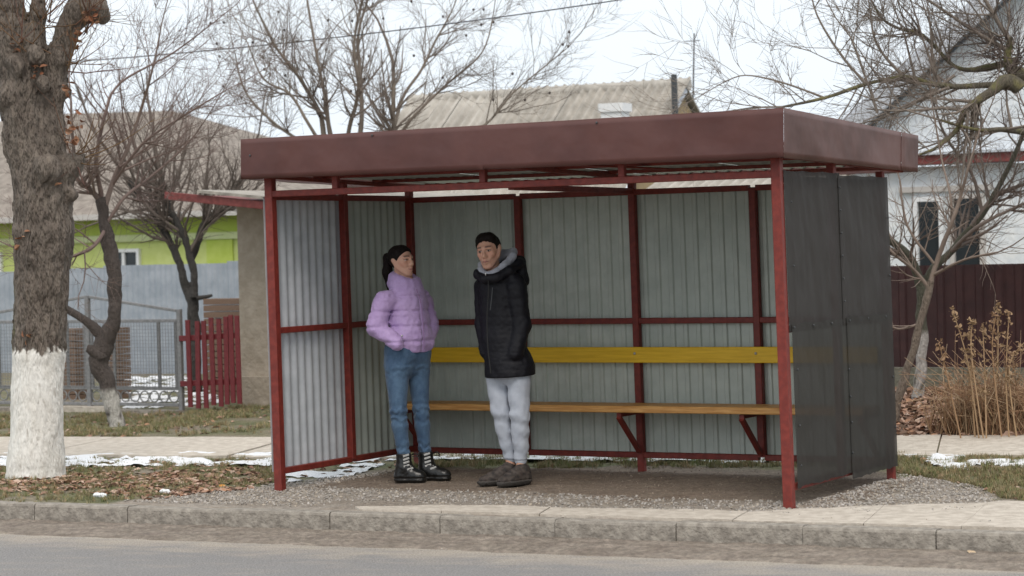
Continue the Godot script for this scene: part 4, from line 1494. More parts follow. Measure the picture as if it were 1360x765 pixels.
func make_linden() -> void:
	var base := hit(47, 633)
	var d := (base - CAM).dot(CF)
	var t := thing("whitewashed_linden_tree", base, "thick gnarled pollarded tree with ridged bark and tall whitewashed trunk", "tree")
	var u := d / FOCAL
	var V := func(px: float, py: float, z := 0.0) -> Vector3: return vp(px, py, d - z) - base
	var pr := []
	var add := func(a: Array) -> void:
		for i in a.size() - 1:
			pr.append(capsule(V.call(a[i][0], a[i][1], a[i][3] if a[i].size() > 3 else 0.0), V.call(a[i + 1][0], a[i + 1][1], a[i + 1][3] if a[i + 1].size() > 3 else 0.0), a[i][2] * u, a[i + 1][2] * u))
	add.call([[46, 655, 42], [48, 610, 36], [51, 470, 33], [55, 380, 34], [58, 310, 38], [58, 245, 39]])
	add.call([[48, 655, 30], [70, 650, 22], [85, 655, 10]])
	add.call([[52, 250, 30], [38, 190, 32], [28, 120, 29], [16, 60, 26], [6, 0, 23], [-2, -70, 20]])
	add.call([[66, 250, 26], [66, 190, 19], [68, 130, 16], [75, 85, 15], [88, 45, 15], [104, 15, 17], [116, -10, 16]])
	add.call([[106, 14, 14, 0.02], [130, 12, 14, 0.02], [137, 22, 8]])
	add.call([[30, 120, 18], [44, 60, 14], [50, 20, 10], [54, -60, 8]])
	add.call([[85, 235, 14, 0.05], [98, 218, 13, 0.05], [108, 208, 6, 0.05]])
	for q in [[62, 222, 16, 0.2], [30, 308, 13, 0.12], [36, 436, 7, 0.17], [40, 330, 8, 0.17], [46, 70, 11, 0.15], [22, 85, 12, 0.16], [55, 110, 8, 0.17], [25, 155, 15, 0.1], [84, 118, 9, 0.02], [45, 345, 7, 0.2], [8, 130, 14, 0.1], [92, 255, 8, 0.08], [78, 75, 10, 0.06]]:
		pr.append(capsule(V.call(q[0], q[1], q[3]), V.call(q[0] + 3, q[1] + 5, q[3]), q[2] * u, q[2] * u))
	var ridge := FastNoiseLite.new()
	ridge.seed = 21
	ridge.frequency = 1.0
	ridge.fractal_octaves = 2
	var shape := func(p: Vector3, dd: float) -> float:
		if absf(dd) > 0.08:
			return dd
		var a := atan2(p.z, p.x + 0.02 - p.y * 0.02)
		var warp := 0.25 * nz.get_noise_2d(p.y * 3.0, a * 2.0)
		var furrow := absf(ridge.get_noise_2d((a + warp) * 3.4, p.y * 1.5))
		return dd + (0.036 if p.y > 0.95 else 0.016) * (0.25 - furrow) + (0.014 if p.y > 0.95 else 0.007) * nz.get_noise_3d(p.x * 4.0, p.y * 3.0, p.z * 4.0)
	var col := func(p: Vector3) -> Color:
		var k := nz.get_noise_3d(p.x * 9.0, p.y * 3.0, p.z * 9.0)
		var k2 := nz.get_noise_3d(p.x * 26.0, p.y * 6.0, p.z * 26.0)
		var bark := Color(0.115, 0.092, 0.075).lerp(Color(0.21, 0.175, 0.145), clampf(0.5 + k * 0.8 + k2 * 0.5, 0, 1))
		if p.x < -0.07 and p.y < 1.5:
			bark = bark.lerp(Color(0.1, 0.105, 0.045), clampf(0.45 + k2 - (p.y - 1.0) * 0.5, 0, 0.8))
		var top := 0.965 + 0.05 * ridge.get_noise_2d(atan2(p.z, p.x) * 7.0, 3.0) + 0.03 * k2
		if p.y < top:
			var worn := clampf((k2 + 0.25 * k - 0.42 + 0.3 * clampf((p.y - top + 0.12) * 8.0, 0, 1)) * 4.0, 0.0, 0.8)
			return Color(0.7, 0.68, 0.63).lerp(Color(0.8, 0.79, 0.75), clampf(0.5 + k, 0, 1)).lerp(Color(0.42, 0.39, 0.34), worn)
		return bark
	var b := MB.new()
	solid(b, pr, 0.0175, 0.016, shape, col, Transform3D(), 0.05, -0.08, 3.75)
	var wash := MB.new()
	var rest := MB.new()
	for i in range(0, b.v.size(), 3):
		var o := wash if b.c[i].g + b.c[i + 1].g + b.c[i + 2].g > 1.05 else rest
		for k in 3:
			o.v.push_back(b.v[i + k])
			o.n.push_back(b.n[i + k])
			o.c.push_back(b.c[i + k])
	piece("limewash", wash.mesh(), M.limewash, t)
	piece("trunk", rest.mesh(), M.linden_bark, t)
	# shoots and a few dead leaves around the knobs
	var c := MB.new()
	for i in 46:
		c.col = Color(0.16, 0.075, 0.055).lerp(Color(0.2, 0.13, 0.06), rng.randf())
		var s: Array = [[100, 210], [118, 20], [90, 90], [60, 30], [30, 60], [108, 40]][i % 6]
		var p: Vector3 = V.call(s[0] + rng.randf_range(-8, 8), s[1] + rng.randf_range(-10, 10), rng.randf_range(-0.05, 0.15))
		grow(c, p, Vector3(rng.randf_range(-0.3, 1.0), rng.randf_range(-0.2, 1.0), rng.randf_range(-0.5, 0.7)).normalized(), rng.randf_range(0.25, 0.75), 0.006, 1, Vector3(0, 0.6, 0), 0.15)
	piece("shoots", c.mesh(), M.twig, t)
	var lf := MB.new()
	for i in 110:
		var s: Array = [[100, 160], [95, 120], [120, 20], [70, 232], [95, 180], [38, 445], [30, 318], [95, 50], [52, 100], [60, 225], [20, 60]][i % 11]
		var p: Vector3 = V.call(s[0] + rng.randf_range(-10, 10), s[1] + rng.randf_range(-14, 14), rng.randf_range(0.12, 0.24))
		lf.col = Color(0.2, 0.07, 0.03).lerp(Color(0.3, 0.17, 0.1), rng.randf())
		dead_leaf(lf, p, rng.randf_range(0.018, 0.038))
	piece("dead_leaves", lf.mesh(), M.leaf, t).set_meta("kind", "stuff")

func dead_leaf(b: MB, p: Vector3, s: float) -> void:
	var q := Basis(Vector3(rng.randf_range(-1, 1), rng.randf_range(-1, 1), rng.randf_range(-1, 1)).normalized(), rng.randf() * TAU)
	var pts := [Vector3(0, 0, -1), Vector3(0.6, 0.3, -0.2), Vector3(0.45, 0.35, 0.5), Vector3(0, 0.05, 1.1), Vector3(-0.45, 0.35, 0.5), Vector3(-0.6, 0.3, -0.2)]
	for i in 6:
		b.tri(p, p + q * (pts[i] * s), p + q * (pts[(i + 1) % 6] * s))

# ------------------------------------------------------------------ ground cover
func scatter(called: String, mesh: Mesh, m: Material, zone: PackedVector2Array, n: int, smin: float, smax: float, tilt: float, tints: Array, lift: float, label: String, category: String, keep: Callable) -> void:
	var lo := Vector2(1e9, 1e9)
	var hi := -lo
	for p in zone:
		lo = lo.min(p)
		hi = hi.max(p)
	var ts := []
	var cs := []
	var tries := 0
	while ts.size() < n and tries < n * 12:
		tries += 1
		var p := Vector2(rng.randf_range(lo.x, hi.x), rng.randf_range(lo.y, hi.y))
		if not Geometry2D.is_point_in_polygon(p, zone) or not keep.call(p):
			continue
		var s := rng.randf_range(smin, smax)
		var q := Basis(Vector3.UP, rng.randf() * TAU) * Basis(Vector3(rng.randf_range(-1, 1), 0, rng.randf_range(-1, 1)).normalized(), rng.randf_range(0, tilt))
		var y := gh(p.x, p.y) + 0.012 * nz.get_noise_2d(p.x * 2.2, p.y * 2.2) - 0.004
		ts.append(Transform3D(q.scaled(Vector3(s, s * rng.randf_range(0.7, 1.3), s)), Vector3(p.x, y + lift * s, p.y)))
		var c: Color = tints[rng.randi() % tints.size()]
		cs.append(c * rng.randf_range(0.75, 1.25))
	var mm := MultiMesh.new()
	mm.transform_format = MultiMesh.TRANSFORM_3D
	mm.use_colors = true
	mm.mesh = mesh
	mm.instance_count = ts.size()
	for i in ts.size():
		mm.set_instance_transform(i, ts[i])
		mm.set_instance_color(i, cs[i])
	var o := MultiMeshInstance3D.new()
	o.name = numbered(called)
	o.multimesh = mm
	o.material_override = m
	add_child(o)
	tag(o, label, category, "", "stuff")

func snow(px: Array, cover: float, sd: float, label: String) -> void:
	var zone := poly(px)
	var lo := Vector2(1e9, 1e9)
	var hi := -lo
	for p in zone:
		lo = lo.min(p)
		hi = hi.max(p)
	var s := 0.03
	var nx := int((hi.x - lo.x) / s) + 1
	var ny := int((hi.y - lo.y) / s) + 1
	var H := PackedFloat32Array()
	H.resize((nx + 1) * (ny + 1))
	for i in nx + 1:
		for j in ny + 1:
			var p := lo + Vector2(i, j) * s
			var h := -1.0
			if Geometry2D.is_point_in_polygon(p, zone):
				h = nz.get_noise_2d(p.x * 1.7 + sd, p.y * 2.4) * 0.8 + nz.get_noise_2d(p.x * 6.0 + sd, p.y * 6.0) * 0.5 + cover
			H[i * (ny + 1) + j] = h
	var st := SurfaceTool.new()
	st.begin(Mesh.PRIMITIVE_TRIANGLES)
	for i in nx + 1:
		for j in ny + 1:
			var p := lo + Vector2(i, j) * s
			st.add_vertex(Vector3(p.x, gh(p.x, p.y) + clampf(H[i * (ny + 1) + j] * 0.045, -0.016, 0.016) + 0.008, p.y))
	var found := false
	for i in nx:
		for j in ny:
			var k := i * (ny + 1) + j
			var on := 0
			for w in [k, k + 1, k + ny + 1, k + ny + 2]:
				if H[w] > 0.0:
					on += 1
			if on >= 1 and minf(minf(H[k], H[k + 1]), minf(H[k + ny + 1], H[k + ny + 2])) > -0.9:
				found = true
				st.add_index(k); st.add_index(k + ny + 1); st.add_index(k + 1)
				st.add_index(k + 1); st.add_index(k + ny + 1); st.add_index(k + ny + 2)
	if not found:
		return
	st.generate_normals()
	var o := piece("snow", st.commit(), M.snow)
	tag(o, label, "snow", "", "stuff")

func make_ground_cover() -> void:
	var yes := func(_p: Vector2) -> bool: return true
	# a curled leaf
	var lm := MB.new()
	var pts := [Vector3(0, 0.1, -1), Vector3(0.55, 0.35, -0.3), Vector3(0.5, 0.4, 0.4), Vector3(0, 0.12, 1.1), Vector3(-0.5, 0.3, 0.4), Vector3(-0.55, 0.45, -0.3)]
	for i in 6:
		lm.tri(Vector3(0, 0.05, 0), pts[(i + 1) % 6], pts[i])
	var leaf := lm.mesh()
	# a tuft of blades
	var gm := MB.new()
	for i in 9:
		var a := rng.randf() * TAU
		var d := Vector3(cos(a), 0, sin(a))
		var o := d * rng.randf_range(0.0, 0.5)
		var w := Vector3(-d.z, 0, d.x) * 0.05
		var h := rng.randf_range(0.5, 1.1)
		var bend := d * rng.randf_range(0.1, 0.7)
		gm.quad(o - w, o + w, o + w * 0.7 + bend * 0.4 + Vector3(0, h * 0.6, 0), o - w * 0.7 + bend * 0.4 + Vector3(0, h * 0.6, 0))
		gm.tri(o - w * 0.7 + bend * 0.4 + Vector3(0, h * 0.6, 0), o + w * 0.7 + bend * 0.4 + Vector3(0, h * 0.6, 0), o + bend + Vector3(0, h, 0))
	var tuft := gm.mesh()
	# a broken stone
	var sm := MB.new()
	var sp := [Vector3(0.9, 0.1, 0.1), Vector3(0.2, 0.55, 0.1), Vector3(-0.1, 0.1, 0.8), Vector3(-0.8, 0.0, -0.1), Vector3(-0.05, -0.5, 0.0), Vector3(0.1, 0.0, -0.9)]
	for f in [[0, 1, 2], [2, 1, 3], [3, 1, 5], [5, 1, 0], [0, 2, 4], [2, 3, 4], [3, 5, 4], [5, 0, 4]]:
		sm.tri(sp[f[0]], sp[f[2]], sp[f[1]])
	var stone := sm.mesh()

	var brown := [Color(0.3, 0.18, 0.125), Color(0.37, 0.24, 0.175), Color(0.22, 0.125, 0.085), Color(0.46, 0.34, 0.27), Color(0.34, 0.19, 0.115)]
	var green := [Color(0.14, 0.16, 0.06), Color(0.22, 0.21, 0.1), Color(0.29, 0.25, 0.15), Color(0.19, 0.19, 0.09)]
	var straw := [Color(0.33, 0.25, 0.14), Color(0.27, 0.2, 0.11), Color(0.2, 0.19, 0.08)]
	var greys := [Color(0.31, 0.285, 0.255), Color(0.35, 0.325, 0.295), Color(0.28, 0.255, 0.23), Color(0.35, 0.305, 0.25), Color(0.38, 0.355, 0.33)]
	var verge := poly([[-260, 655], [-260, 612], [370, 608], [365, 648], [150, 668], [60, 672]])
	var litter := poly([[-30, 652], [0, 640], [60, 632], [200, 628], [330, 622], [362, 640], [335, 650], [200, 662], [130, 655], [60, 650]])
	var litter2 := poly([[-30, 655], [0, 618], [200, 612], [520, 608], [540, 620], [370, 640], [200, 664]])
	var right_verge := poly([[1180, 608], [1420, 606], [1420, 672], [1330, 660], [1300, 648], [1250, 638], [1190, 628]])
	var rear := poly([[470, 600], [1200, 600], [1200, 618], [560, 622]])
	var back_left := poly([[-280, 584], [-280, 556], [250, 548], [362, 535], [362, 578]])
	var heap := poly([[1170, 582], [1165, 500], [1420, 505], [1420, 580]])
	var patchy := func(p: Vector2) -> bool: return nz.get_noise_2d(p.x * 1.6, p.y * 1.6) + 0.5 * nz.get_noise_2d(p.x * 6, p.y * 6) > rng.randf_range(-0.35, 0.2)
	var not_gravel := func(p: Vector2) -> bool: return not Geometry2D.is_point_in_polygon(p, gravel_zone) and nz.get_noise_2d(p.x * 2.6, p.y * 2.6 + 7.0) > rng.randf_range(-0.45, 0.15)
	scatter("grass", tuft, M.blade, verge, 5200, 0.018, 0.045, 0.4, green + straw, 0.0, "short thin grass on the verge around the whitewashed trunk", "grass", not_gravel)
	scatter("grass", tuft, M.blade, right_verge, 3600, 0.022, 0.05, 0.4, green + straw, 0.0, "short worn grass right of the shelter's gravel", "grass", not_gravel)
	scatter("grass", tuft, M.blade, rear, 2600, 0.025, 0.06, 0.4, straw + green, 0.0, "yellowed grass strip seen below the shelter's back wall", "grass", patchy)
	scatter("grass", tuft, M.blade, back_left, 6400, 0.02, 0.06, 0.4, green + straw, 0.0, "rough grass bank beyond the footpath by the red pickets", "grass", func(p: Vector2) -> bool: return nz.get_noise_2d(p.x * 1.3, p.y * 1.3 + 4.0) + 0.6 * nz.get_noise_2d(p.x * 5, p.y * 5) - clampf((p.x + 4.6) * 0.35, 0.0, 0.5) > rng.randf_range(-0.25, 0.25))
	scatter("fallen_leaves", leaf, M.leaf, litter, 1700, 0.014, 0.038, 0.5, brown, 0.1, "drift of brown fallen leaves beside the whitewashed trunk", "leaves", func(p: Vector2) -> bool: return nz.get_noise_2d(p.x * 2.0, p.y * 2.0) > rng.randf_range(-0.4, 0.1))
	scatter("fallen_leaves", leaf, M.leaf, litter2, 700, 0.015, 0.036, 0.5, brown, 0.1, "loose brown leaves strewn over the grass left of the shelter", "leaves", yes)
	scatter("fallen_leaves", leaf, M.leaf, heap, 5200, 0.02, 0.05, 0.8, brown + [Color(0.16, 0.09, 0.06)], 0.25, "thick heap of brown fallen leaves below the concrete plinth", "leaves", yes)
	scatter("fallen_leaves", leaf, M.leaf, right_verge, 160, 0.014, 0.032, 0.5, brown, 0.1, "few scattered leaves on the grass right of the shelter", "leaves", yes)
	scatter("fallen_leaves", leaf, M.leaf, back_left, 260, 0.02, 0.04, 0.5, brown, 0.1, "scattered leaves on the grass bank by the mesh gate", "leaves", yes)
	var outside := func(p: Vector2) -> bool: return not (p.x > 0.1 and p.x < LEN and p.y < -0.3) and p.y < kerb_z(p.x) - 0.3 and (p.x < 0.6 or p.x > 3.5 or rng.randf() < 0.45) and (p.x < 0.8 or p.y < 0.42 + 0.1 * nz.get_noise_2d(p.x * 2.0, 0.0) or rng.randf() < 0.06) 
	scatter("gravel", stone, M.stones, gravel_zone, 8500, 0.005, 0.016, 1.5, greys, 0.2, "grey crushed gravel around the feet of the shelter", "gravel", outside)
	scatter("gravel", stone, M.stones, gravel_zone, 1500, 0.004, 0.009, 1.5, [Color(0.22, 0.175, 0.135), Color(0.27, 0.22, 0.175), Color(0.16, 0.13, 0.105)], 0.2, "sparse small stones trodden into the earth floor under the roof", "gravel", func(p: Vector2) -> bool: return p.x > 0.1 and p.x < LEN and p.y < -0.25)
	# grit lying in the gutter and against the kerb
	var grit := MultiMesh.new()
	grit.transform_format = MultiMesh.TRANSFORM_3D
	grit.use_colors = true
	grit.mesh = stone
	grit.instance_count = 1900
	for i in 1900:
		var x := rng.randf_range(-2.5, 7.0)
		var e := rng.randf() * rng.randf() * 0.5 + 0.01
		var s := rng.randf_range(0.003, 0.012)
		grit.set_instance_transform(i, Transform3D(Basis(Vector3.UP, rng.randf() * TAU).scaled(Vector3(s, s, s)), Vector3(x, -0.122 - 0.02 * e / 0.5, kerb_z(x) + e)))
		grit.set_instance_color(i, [Color(0.2, 0.17, 0.14), Color(0.3, 0.26, 0.22), Color(0.13, 0.11, 0.1), Color(0.38, 0.34, 0.3)][i % 4])
	var go := MultiMeshInstance3D.new()
	go.name = "grit"
	go.multimesh = grit
	go.material_override = M.stones
	add_child(go)
	tag(go, "loose grit and pebbles on the gutter sand along the kerb", "grit", "", "stuff")
	snow([[-240, 604], [120, 602], [365, 603], [365, 620], [200, 620], [-240, 622]], -0.02, 3.0, "thin melting snow strip along the footpath left of the shelter")
	snow([[555, 600], [1060, 601], [1060, 616], [555, 613]], 0.2, 17.0, "melting snow strip seen below the shelter's back wall")
	snow([[1195, 606], [1420, 604], [1420, 628], [1250, 624]], -0.1, 29.0, "small melting snow patches on the grass right of the shelter")
	snow([[368, 630], [440, 622], [470, 612], [530, 602], [540, 606], [450, 640], [380, 642]], -0.14, 41.0, "small bits of snow beside the shelter's left wall")
	snow([[150, 500], [260, 500], [300, 535], [160, 545]], -0.22, 57.0, "snow remnants in the yard behind the mesh gate")

# ------------------------------------------------------------------ people
func head_prims(w := 1.0) -> Array:
	var p := []
	p.append(capsule(Vector3(0, 0.03, -0.022), Vector3(0, 0.034, 0.002), 0.08 * w, 0.076 * w, 0.94, 1.0))
	p.append(capsule(Vector3(0, -0.01, 0.02), Vector3(0, -0.055, 0.03), 0.062 * w, 0.047 * w, 1.0, 1.0))
	p.append(capsule(Vector3(-0.007, -0.098, 0.058), Vector3(0.007, -0.098, 0.058), 0.019, 0.019))
	for s in [-1.0, 1.0]:
		p.append(capsule(Vector3(s * 0.05 * w, -0.04, 0.0), Vector3(s * 0.02, -0.094, 0.05), 0.019, 0.016))
		p.append(capsule(Vector3(s * 0.042 * w, -0.016, 0.052), Vector3(s * 0.03, -0.03, 0.06), 0.02, 0.018))
		p.append(capsule(Vector3(s * 0.014, 0.028, 0.082), Vector3(s * 0.042, 0.026, 0.066), 0.009, 0.009))
		p.append(capsule(Vector3(s * 0.077 * w, 0.014, -0.016), Vector3(s * 0.071 * w, -0.03, -0.004), 0.017, 0.009, 0.6, 1.0))
		p.append(capsule(Vector3(s * 0.009, -0.031, 0.092), Vector3(s * 0.011, -0.031, 0.089), 0.007, 0.007))
		p.append(capsule(Vector3(0, -0.062, 0.082), Vector3(s * 0.022, -0.058, 0.072), 0.006, 0.0035))
		p.append(capsule(Vector3(0, -0.07, 0.081), Vector3(s * 0.018, -0.066, 0.073), 0.0065, 0.0035))
	p.append(capsule(Vector3(0, 0.02, 0.084), Vector3(0, -0.025, 0.101), 0.0065, 0.0095))
	p.append(capsule(Vector3(0, -0.06, -0.02), Vector3(0, -0.2, -0.035), 0.05 * w, 0.056 * w))
	return p

func head_shape(p: Vector3, d: float) -> float:
	# eye sockets and the line between the lips
	for s in [-1.0, 1.0]:
		var e := (p - Vector3(s * 0.031, 0.006, 0.1)).length() - 0.019
		d = maxf(d, -e)
		var ball := (p - Vector3(s * 0.031, 0.004, 0.072)).length() - 0.0125
		d = minf(d, ball)
	return d

func face_colour(p: Vector3, skin: Color, lip: Color, brow: Color) -> Color:
	var ax := absf(p.x)
	var eye := Vector2(ax - 0.031, p.y - 0.004)
	if p.z > 0.05:
		if absf(eye.x) < 0.0145 and absf(eye.y) < 0.0056 - 0.26 * absf(eye.x):
			return Color(0.03, 0.022, 0.018) if absf(eye.x) < 0.0066 else Color(0.4, 0.34, 0.31)
		if absf(eye.x) < 0.017 and eye.y >= 0.004 and eye.y < 0.0085:
			return brow.lerp(skin, 0.25)
		if ax > 0.012 and ax < 0.049 and absf(p.y - (0.031 - 3.2 * (ax - 0.032) * (ax - 0.032))) < 0.0052:
			return brow.lerp(skin, 0.22)
		var my := p.y + 0.066 - 7.0 * ax * ax
		if absf(my) < 0.0075 * (1.0 - ax / 0.028) + 0.001 and ax < 0.026:
			return lip * 0.4 if absf(my) < 0.0017 else lip
	var k := clampf(1.0 - Vector2(ax - 0.045, p.y + 0.02).length() / 0.03, 0.0, 1.0) if p.z > 0.03 else 0.0
	return skin.lerp(skin * Color(1.08, 0.86, 0.84), k * 0.6)

func cloth(key: String, rough: float, grain: float, metres: float, bump: float) -> StandardMaterial3D:
	var m := grained(key, rough, metres, grain, 0.03, bump)
	m.rim_enabled = true
	m.rim = 0.3
	m.rim_tint = 0.5
	return m

func bend_line(b: MB, pts: Array, r: float) -> void:
	var p := PackedVector3Array()
	var w := PackedFloat32Array()
	for e in pts:
		p.append(e)
		w.append(r)
	var s := catmull(p, w, 4)
	b.tube(s[0], s[1], 5, true)

func make_woman() -> void:
	var base := gp(552, 640)
	base.y = 0.0
	var d := (base - CAM).dot(CF)
	var V := func(px: float, py: float, z := 0.0) -> Vector3: return vp(px, py, d - z) - base
	var t := thing("person", base, "person in short lilac puffer jacket, blue jeans and black buckled boots, hands in pockets", "person")
	var yaw := TURN + 0.87
	var keep := func(_p: Vector3, dd: float) -> float: return dd
	var skin := Color(0.6, 0.345, 0.25)
	# body: torso and limbs under the clothes, then the head
	var sk := StandardMaterial3D.new()
	sk.vertex_color_use_as_albedo = true
	sk.roughness = 0.55
	sk.subsurf_scatter_enabled = true
	sk.subsurf_scatter_strength = 0.12
	M["skin"] = sk
	var one := func(_p: Vector3) -> Color: return skin
	var body := MB.new()
	var bp := [capsule(V.call(541, 402), V.call(542, 465), 0.09, 0.085, 1.1, 0.85, yaw), capsule(V.call(538, 362), V.call(540, 395), 0.05, 0.06),
		capsule(V.call(530, 478, 0.06), V.call(530, 548, 0.08), 0.06, 0.036), capsule(V.call(530, 548, 0.08), V.call(537, 622, 0.05), 0.036, 0.026),
		capsule(V.call(556, 478, -0.06), V.call(560, 548, -0.03), 0.058, 0.034), capsule(V.call(560, 548, -0.03), V.call(565, 620, -0.05), 0.034, 0.025),
		capsule(V.call(511, 403, 0.13), V.call(499, 434, 0.14), 0.03, 0.03), capsule(V.call(499, 434, 0.14), V.call(527, 456, 0.2), 0.03, 0.026),
		capsule(V.call(560, 405, -0.12), V.call(571, 432, -0.14), 0.03, 0.03), capsule(V.call(572, 432, -0.15), V.call(566, 457, -0.02), 0.036, 0.028)]
	solid(body, bp, 0.018, 0.012, keep, one)
	var hx := Transform3D(Basis(Vector3.UP, TURN + 0.86) * Basis(Vector3.RIGHT, -0.07) * Basis(Vector3.BACK, 0.05), V.call(533.5, 347, 0.0))
	hx = hx * Transform3D(Basis().scaled(Vector3(0.98, 0.98, 0.98)), Vector3.ZERO)
	solid(body, head_prims(0.94), 0.0042, 0.0065, head_shape, func(p: Vector3) -> Color: return face_colour(p, skin, Color(0.42, 0.17, 0.15), Color(0.06, 0.037, 0.028)), hx, 0.02)
	piece("body", body.mesh(), sk, t)
	# hair drawn back into a pony tail
	var hair := MB.new()
	var hp := [capsule(Vector3(0, 0.034, -0.026), Vector3(0, 0.038, 0.0), 0.087, 0.083, 0.94, 1.0), capsule(Vector3(0, 0.045, -0.1), Vector3(0, 0.035, -0.135), 0.026, 0.032), capsule(Vector3(0, 0.035, -0.135), Vector3(0.01, -0.07, -0.165), 0.033, 0.036), capsule(Vector3(0.01, -0.07, -0.165), Vector3(0.015, -0.19, -0.175), 0.036, 0.014)]
	var strand := func(p: Vector3, dd: float) -> float:
		var lim := -(0.6 * p.y - 0.8 * p.z + 0.012 - 0.3 * maxf(0.0, absf(p.x) - 0.05))
		if p.z < -0.09:
			lim = -1.0
		lim = maxf(lim, 0.021 - Vector3(absf(p.x) - 0.074, (p.y + 0.008) * 0.8, p.z + 0.006).length())
		return maxf(dd + 0.0035 * nz.get_noise_3d(p.x * 90.0, p.y * 22.0, p.z * 40.0), lim * 0.45)
	solid(hair, hp, 0.0055, 0.008, strand, func(p: Vector3) -> Color: return Color(0.007, 0.0055, 0.0055).lerp(Color(0.018, 0.013, 0.012), clampf(0.5 + nz.get_noise_3d(p.x * 90, p.y * 20, p.z * 50), 0, 1)), hx, 0.02)
	var hm := plain("dark_hair", Color.WHITE, 0.6)
	hm.vertex_color_use_as_albedo = true
	hm.metallic_specular = 0.25
	piece("hair", hair.mesh(), hm, t)
	# lilac puffer jacket
	var jk := MB.new()
	var jp := [capsule(V.call(541, 400), V.call(544, 450), 0.138, 0.16, 1.1, 0.92, yaw), capsule(V.call(541, 452), V.call(543, 464), 0.16, 0.135, 1.12, 0.92, yaw),
		capsule(V.call(515, 398, 0.11), V.call(559, 397, -0.1), 0.066, 0.066),
		capsule(V.call(509, 400, 0.13), V.call(499, 434, 0.14), 0.073, 0.068), capsule(V.call(499, 434, 0.14), V.call(527, 456, 0.2), 0.068, 0.054),
		capsule(V.call(561, 398, -0.12), V.call(572, 432, -0.14), 0.072, 0.06), capsule(V.call(572, 432, -0.14), V.call(568, 458, -0.01), 0.06, 0.045)]
	# puffed standing collar, a ring in two layers
	var cc: Vector3 = V.call(538, 378, 0.0)
	for lay in [[0.0, 0.086, 0.036], [0.052, 0.08, 0.03]]:
		for i in 12:
			var a0 := TAU * i / 12.0
			var a1 := TAU * (i + 1) / 12.0
			var rr: float = lay[1]
			var dip := func(a: float) -> float: return -0.055 * (0.5 + 0.5 * cos(a - yaw)) + 0.012
			var q0 := cc + Vector3(sin(a0) * rr, lay[0] + dip.call(a0), cos(a0) * rr)
			var q1 := cc + Vector3(sin(a1) * rr, lay[0] + dip.call(a1), cos(a1) * rr)
			jp.append(capsule(q0, q1, lay[2], lay[2]))
	var fz := Vector3(sin(yaw), 0, cos(yaw))
	var rx := Vector3(cos(yaw), 0, -sin(yaw))
	var hem_y: float = (V.call(542, 466) as Vector3).y
	var neck_in := cc + Vector3(0, 0.09, 0)
	var y0: float = (V.call(540, 393) as Vector3).y
	var jshape := func(p: Vector3, dd: float) -> float:
		if absf(dd) > 0.06:
			return maxf(dd, hem_y - 0.03 * p.dot(fz) * 4.0 - p.y)
		var ph := (p.y - y0) / 0.107 + 0.035 * nz.get_noise_2d(p.x * 6.0, p.z * 6.0)
		var seam := absf(ph - roundf(ph)) * 0.107
		var r := dd
		if p.y < y0 + 0.05:
			r += 0.0085 * exp(-seam * seam / 0.00016)
		r += 0.007 * nz.get_noise_3d(p.x * 9.0, p.y * 14.0, p.z * 9.0) + 0.004 * nz.get_noise_3d(p.x * 26.0, p.y * 18.0, p.z * 26.0)
		# front opening line
		if p.dot(fz) > 0.02 and p.y < y0:
			var off := absf((p - cc).dot(rx) + 0.004)
			r += 0.007 * exp(-off * off / 0.0001)
		# straight hem, dipping to the front
		r = maxf(r, hem_y - 0.03 * p.dot(fz) * 4.0 - p.y)
		# neck opening
		var inner := Vector2(p.x - cc.x, p.z - cc.z).length() - 0.056
		if p.y > cc.y - 0.02:
			r = maxf(r, -inner)
		return r
	var lilac := func(p: Vector3) -> Color: return Color(0.42, 0.29, 0.55).lerp(Color(0.49, 0.35, 0.62), clampf(0.5 + nz.get_noise_3d(p.x * 6, p.y * 6, p.z * 6), 0, 1))
	solid(jk, jp, 0.0085, 0.009, jshape, lilac, Transform3D(), 0.04)
	var jm := cloth("lilac_nylon", 0.6, 0.92, 0.3, 0.35)
	var jo := piece("jacket", jk.mesh(), jm, t)
	var zipm := MB.new()
	zipm.col = Color(0.25, 0.15, 0.3)
	bend_line(zipm, [V.call(553, 384, 0.14), V.call(558, 398, 0.135), V.call(561, 420, 0.14), V.call(563, 445, 0.145), V.call(563, 466, 0.13)], 0.0035)
	var zm := plain("zip_tape", Color.WHITE, 0.6)
	zm.vertex_color_use_as_albedo = true
	piece("zip", zipm.mesh(), zm, jo)
	var sn := MB.new()
	var sp: Vector3 = V.call(534, 446, 0.225)
	sn.ball(sp, Vector3(0.008, 0, 0), Vector3(0, 0.008, 0), Vector3(0, 0, 0.008), 5, 8)
	piece("snap", sn.mesh(), M.bolt, jo)
	# jeans
	var jn := MB.new()
	var np := [capsule(V.call(533, 468, 0.04), V.call(550, 468, -0.04), 0.125, 0.125), capsule(V.call(531, 484, 0.06), V.call(552, 484, -0.05), 0.1, 0.1),
		capsule(V.call(527, 484, 0.06), V.call(529, 545, 0.085), 0.094, 0.058), capsule(V.call(529, 545, 0.085), V.call(531, 565, 0.07), 0.058, 0.057), capsule(V.call(531, 565, 0.07), V.call(537, 608, 0.05), 0.057, 0.043),
		capsule(V.call(555, 484, -0.05), V.call(559, 545, -0.02), 0.088, 0.055), capsule(V.call(559, 545, -0.02), V.call(561, 565, -0.03), 0.055, 0.053), capsule(V.call(561, 565, -0.03), V.call(565, 606, -0.05), 0.053, 0.041)]
	var kn: float = (V.call(535, 548) as Vector3).y
